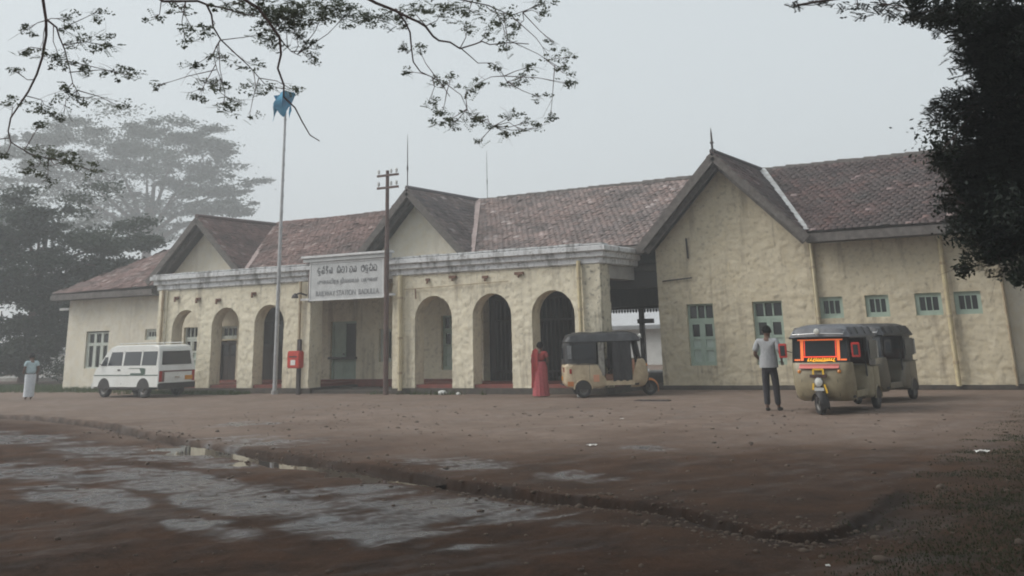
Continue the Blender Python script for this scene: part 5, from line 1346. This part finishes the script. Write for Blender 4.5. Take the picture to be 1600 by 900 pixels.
for e in ((-4, -1, 7.6), (-12, -3, 8), (-2, 5, 7.9), (-9, 6, 8.6)):
    MB().tube(curve(crotch, e, .9, 6), [.17 - .13 * k / 6 for k in range(7)], 8).build('limb', 'bark', ot, smooth=True)
twigs(SPRAYS, nodes).build('twig_sprays', 'bark_twig', ot, fix=False)
hang = fronds(SPRAYS, 16.0, .036, 5)
soft = []
for (x, y, z, rx, rz, d) in SPRAYS:
    for _ in range(int(3 + 420 * d * max(1, d) ** 2 * rx * rz)):
        c = ball(1, (x, y, z), rx * 1.05, rz * 1.05)[0]
        soft.append(leaves(ball(int(RNG.integers(7, 26)), c, RNG.uniform(.03, .075), RNG.uniform(.018, .04)), .036, .5, .45, RNG.uniform(.2, .8)))
top = []
for i in range(300): # unseen crown overhead, massed here to darken the foreground
    x, y = RNG.uniform(-15, 3.5), RNG.uniform(-7, 9.5)
    zmin = max(7.2, 2.6 + .62 * y)
    top.append(leaves(ball(260, (x, y, zmin + RNG.uniform(.2, 2.2)), 1.1, .45), .17, .55, .6))
foliage('crown', [hang] + soft + top, 'leaf_near', ot)

# dark tree at the right edge
dt = thing('dark_tree', 'near dark leafy tree filling the upper right corner in front of the wing', 'tree', (0, 0, 0))
MB().tube([(2.2, 12.6, -.1), (2.0, 12.7, .6), (1.7, 12.9, 2.5), (1.4, 13.0, 4.2), (1.2, 13.1, 6)], [.42, .30, .25, .21, .15], 14).build('trunk', 'bark', dt, smooth=True)
nodes = []
for s in (4, 6, 8, 10, 11, 13, 17, 0):
    p = Vector(DARK_SPRAYS[s][:3]); c = curve((1.45, 13.0, min(5.5, max(3.2, p.z - .8))), p, .35, 7)
    MB().tube(c, [.08 - .068 * k / 7 for k in range(8)], 7).build('branch', 'bark', dt, smooth=True); nodes += [tuple(q) for q in c]
twigs(DARK_SPRAYS, nodes, .008).build('twig_sprays', 'bark', dt, fix=False)
parts = [fronds(DARK_SPRAYS, 26.0, .05, 6)]
for i, (x, y, z, rx, rz, d) in enumerate(DARK_SPRAYS):
    if d > .85 and i > 3:
        for _ in range(6):
            o_ = RNG.normal(0, 1, 3) * np.array([rx * .55, .6, rz * .55])
            nn = int(170 * d); pp = np.array((x + o_[0] + .05, y + .3 + o_[1], z + o_[2])) + RNG.normal(0, .5, (nn, 3)) * np.array([rx * .55, rx * .55, rz * .5]); parts.append(leaves(pp, .07, .42, .3, RNG.random()))
for i in range(170):  # unseen foliage off to the right, added to shade the wing
    x, y, z = RNG.uniform(-.2, 8.5), RNG.uniform(8.5, 25), RNG.uniform(3.2, 11.5)
    if x / y > -.02: parts.append(leaves(ball(260, (x + .6, y, z), .95, .6), .17, .5, .4))
for i in range(26):
    x, y = RNG.uniform(-6, 2), RNG.uniform(9, 15); parts.append(leaves(ball(220, (x, y, 2.9 + .46 * y + RNG.uniform(.3, 1.6)), .9, .4), .15, .5, .5))
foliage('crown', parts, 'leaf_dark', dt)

# big trees in the mist behind the left wing
def far_tree(label, base, h, clumps, leaf, per, lean=0):
    t = thing('tree', label, 'tree', (0, 0, 0), 0, 'misty trees beyond the left wing')
    bx, by = base
    MB().tube([(bx, by, -.3), (bx + .2, by, h * .25), (bx + lean * .5, by, h * .5), (bx + lean, by, h * .8)], [h * .035, h * .027, h * .02, h * .008], 10).build('trunk', 'bark', t, smooth=True)
    parts = []
    for (x, y, z, rx, rz, d) in clumps:
        MB().tube(curve((bx + lean * .4, by, min(z * .75, h * .55)), (x, y, z - rz * .4), .6, 5), [h * .012, h * .010, h * .008, h * .006, h * .004, h * .002], 6).build('limb', 'bark', t)
        k = max(6, int(20 * d))
        for _ in range(k):
            o_ = np.clip(RNG.normal(0, .55, 3), -1.15, 1.15) * np.array([rx, rx, rz]); sh_ = RNG.uniform(.12, .34)
            c = np.array((x, y, z)) + o_
            nn = int(per * d * (.3 + 2 * sh_)); pp = c + RNG.normal(0, .55, (nn, 3)) * np.array([rx * sh_ * 1.25, rx * sh_ * 1.25, rz * sh_ * .55 + .12])
            parts.append(leaves(pp, leaf, .42, .6, np.clip(.5 + o_[2] / rz * .35, 0, 1)))
    foliage('crown', parts, 'leaf_far', t)
    return t
far_tree('tall spreading tree fading into mist behind the hipped red roof', (-113.3, 98), 28, FAR_CLUMPS, .5, 300, 1)
far_tree('lower darker tree in the mist by the picture edge', (-51.5, 37.3), 10, NEAR_CLUMPS, .26, 330, .8)
far_tree('faint round tree standing deepest in the mist', (-104, 66), 15, [(-104 + dx, 66 + dy, z, 6, 3, 1) for dx, dy, z in ((0, 0, 12), (-5, 3, 9), (5, -2, 10), (2, 2, 15), (-3, -4, 6), (8, 4, 7))], .6, 250)
# undergrowth at the foot of the trees
for i, (x, y, s) in enumerate(((-50, 37, 1.5), (-54, 37.5, 1.7), (-57, 35, 1.4), (-47, 39, 1.6), (-61, 37, 1.9), (-52, 42, 2.0), (-65, 40, 2.2), (-45, 35.5, 1.1))):
    b = thing('shrub', ('low', 'broad', 'ragged', 'rounded', 'tall', 'dense', 'spreading', 'small')[i] + ' dark shrub below the misty trees', 'shrub', (x, y, 0), 0, 'shrubs under the misty trees')
    MB().tube([(0, 0, -.05), (.1, 0, s * .5)], [.06, .03], 6).tube([(0, 0, .2), (-.3, .2, s * .7)], [.04, .02], 6).build('stem', 'bark', b)
    foliage('foliage', [leaves(ball(160, (RNG.normal(0, s * .5), RNG.normal(0, s * .5), s * RNG.uniform(.35, .85)), s * .55, s * .32), .16, .5, .4) for _ in range(8)], 'leaf_far', b)
# pale huts glimpsed among them
for lab, x, y, w, h in (('small pale gabled hut glimpsed between the misty tree trunks', -66.5, 49.0, 1.9, 1.4), ('faint pale hut farther off at the picture edge', -72.5, 51.5, 2.8, 1.5)):
    hb = thing('hut', lab, 'hut', (x, y, 0), math.radians(38))
    MB().prism([(-w / 2, 0), (w / 2, 0), (w / 2, h), (0, h + 1.0), (-w / 2, h)], 'y', 0, 3).build('wall', 'pale_wall', hb)
    for s in (-1, 1): MB().add([(0, -.2, h + 1.06), (0, 3.2, h + 1.06), (s * (w / 2 + .25), 3.2, h - .12), (s * (w / 2 + .25), -.2, h - .12)], [(0, 1, 2, 3)]).build('roof', 'sheet_roof', hb, solid=.06)
    MB().box(-.4, .4, -.04, .02, 0, 1.5).build('door', 'dark_timber', hb)

def grass(name, label, boxes, n, h, m):
    pts = []
    for (x0, x1, y0, y1, w) in boxes:
        k = int(n * w); p = np.stack([RNG.uniform(x0, x1, k), RNG.uniform(y0, y1, k)], 1)
        e = np.minimum(np.minimum(p[:, 0] - x0, x1 - p[:, 0]) / 1.8, np.minimum(p[:, 1] - y0, y1 - p[:, 1]) / .8); p = p[.6 * fbm(p[:, 0] * 2.3, p[:, 1] * 2.3, 120, 4) + .4 * RNG.random(len(p)) > .70 - .42 * np.clip(e, 0, 1)]; pts.append(p)
    p = np.concatenate(pts); k = len(p); z = ground_height(p[:, 0], p[:, 1]) - .01
    a = RNG.uniform(0, 2 * PI, k); hh = h * RNG.uniform(.4, 1.2, k); w = .006 + .004 * RNG.random(k); ln = RNG.uniform(.1, .6, k) * hh
    b = np.stack([p[:, 0], p[:, 1], z], 1); s = np.stack([np.cos(a), np.sin(a), 0 * a], 1) * (w * (1 + h * 6))[:, None]
    f = np.stack([-np.sin(a) * ln, np.cos(a) * ln, hh], 1)
    V = np.stack([b - s, b + s, b + f + s * .15, b + f - s * .15], 1).reshape(-1, 3)
    o = link(name, fast_mesh(name, V, np.arange(k * 4).reshape(-1, 4), np.repeat(RNG.random(k), 4)), m)
    o['kind'] = 'stuff'; o['label'] = label; o['category'] = 'grass'
grass('grass', 'short green grass along the foot of the left wing and arcade', [(-60, -33, 28.3, 34, 1.0), (-33, -27, 27.6, 28.5, .35), (-22, -17.5, 28.1, 28.5, .06)], 26000, .13, 'grass_blade')
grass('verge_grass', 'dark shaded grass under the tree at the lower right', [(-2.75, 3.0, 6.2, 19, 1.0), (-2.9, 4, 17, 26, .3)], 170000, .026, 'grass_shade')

# ---------------------------------------------------------------- litter and stones
def scrap(x, y, s, lab, rz):
    rows = [[(s * (u - 1), s * .7 * (v - 1), .012 + .5 * s * abs(math.sin(u * 2.1 + v * 1.3)) * .5) for u in (0, .5, 1, 1.5, 2)] for v in (0, .7, 1.3, 2)]
    o = MB().grid(rows).build('paper_scrap', 'paper', None, solid=.003)
    z = float(ground_height(np.array([x]), np.array([y]))[0]); o.location = (x, y, z); o.rotation_euler = (0, 0, rz)
    tag(o, lab, 'litter', 'paper scraps on the forecourt')
scrap(-2.34, 15.96, .09, 'crumpled white paper scrap at the shaded grass edge', .4)
scrap(-7.76, 15.44, .07, 'white paper scrap on the bare gravel in mid forecourt', 1.1)
scrap(-2.36, 8.35, .022, 'tiny pale scrap on the dark mud nearest the camera', 2)
scrap(-9.6, 20.5, .035, 'small pale scrap on the gravel behind the three-wheelers', .2)
for i, (x, y, s, lab) in enumerate(((-19.16, 28.25, .11, 'white stone at the foot of the middle arcade pier'), (-14.0, 27.35, .09, 'white stone under the cream three-wheeler'), (-18.55, 28.2, .06, 'small pale stone by the arcade plinth'))):
    bm = bmesh.new(); bmesh.ops.create_icosphere(bm, subdivisions=2, radius=s)
    for v in bm.verts: v.co = Vector((v.co.x * 1.4, v.co.y, v.co.z * .7)) * (1 + .18 * math.sin(v.co.x * 40 + i) * math.cos(v.co.y * 50))
    me = bpy.data.meshes.new('stone'); bm.to_mesh(me); bm.free()
    o = link('stone', me, 'white_enamel', None, True); o.location = (x, y, s * .45); tag(o, lab, 'stone')
rng_s = random.Random(9)
P, Q = [], []
ico = bmesh.new(); bmesh.ops.create_icosphere(ico, subdivisions=1, radius=1); iv = np.array([v.co[:] for v in ico.verts]); iq = np.array([[v.index for v in f.verts] for f in ico.faces]); ico.free()
n = 2600
s_ = RNG.random(n); seg = RNG.integers(3, len(GUTTER) - 3, n)
gp = np.array(GUTTER)[seg] * (1 - s_)[:, None] + np.array(GUTTER)[seg + 1] * s_[:, None]
px = np.where(np.arange(n) < 1100, gp[:, 0] + RNG.normal(0, .35, n), RNG.uniform(-20, -1, n)); py = np.where(np.arange(n) < 1100, gp[:, 1] + RNG.normal(-.15, .3, n), RNG.uniform(6, 24, n))
sz = np.clip(RNG.lognormal(-4.35, .5, n), .005, .05); gz = ground_height(px, py)
V = (iv[None] * (sz[:, None] * np.stack([RNG.uniform(.8, 1.5, n), RNG.uniform(.7, 1.2, n), RNG.uniform(.4, .8, n)], 1))[:, None, :]) * (1 + RNG.normal(0, .12, (n, len(iv), 1))) + np.stack([px, py, gz + sz * .15], 1)[:, None, :]
o = link('pebbles', fast_mesh('pebbles', V.reshape(-1, 3), (np.arange(n)[:, None, None] * len(iv) + iq[None]).reshape(-1, 3)), 'stone'); o['kind'] = 'stuff'; o['label'] = 'loose pebbles and crumbs of broken edge on the forecourt'
dm = MB().box(-.45, .45, -.12, .12, -.01, .015).build('drain_cover', 'iron', None, bevel=.004); dm.location = (-11.35, 26.07, 0); tag(dm, 'dark drain cover set in the gravel before the gabled block', 'drain cover')
for i in range(7): MB().box(-.40 + i * .12, -.34 + i * .12, -.10, .10, .0155, .022).build('grate_bar', 'iron', dm)

# ---------------------------------------------------------------- the mist
hz = MB().box(-3200, 3200, -3200, 3200, -1.5, 27).build('haze', None)
hm = bpy.data.materials.new('haze'); hm.use_nodes = True
n_, l_ = hm.node_tree.nodes, hm.node_tree.links
n_.remove(n_['Principled BSDF'])
vol = n_.new('ShaderNodeVolumePrincipled'); vol.inputs['Color'].default_value = (.93, .96, .98, 1); vol.inputs['Density'].default_value = HAZE; vol.inputs['Anisotropy'].default_value = .3
l_.new(vol.outputs[0], n_['Material Output'].inputs['Volume'])
hz.data.materials.append(hm); hz['kind'] = 'stuff'; hz['label'] = 'thin pale mist over the whole forecourt'
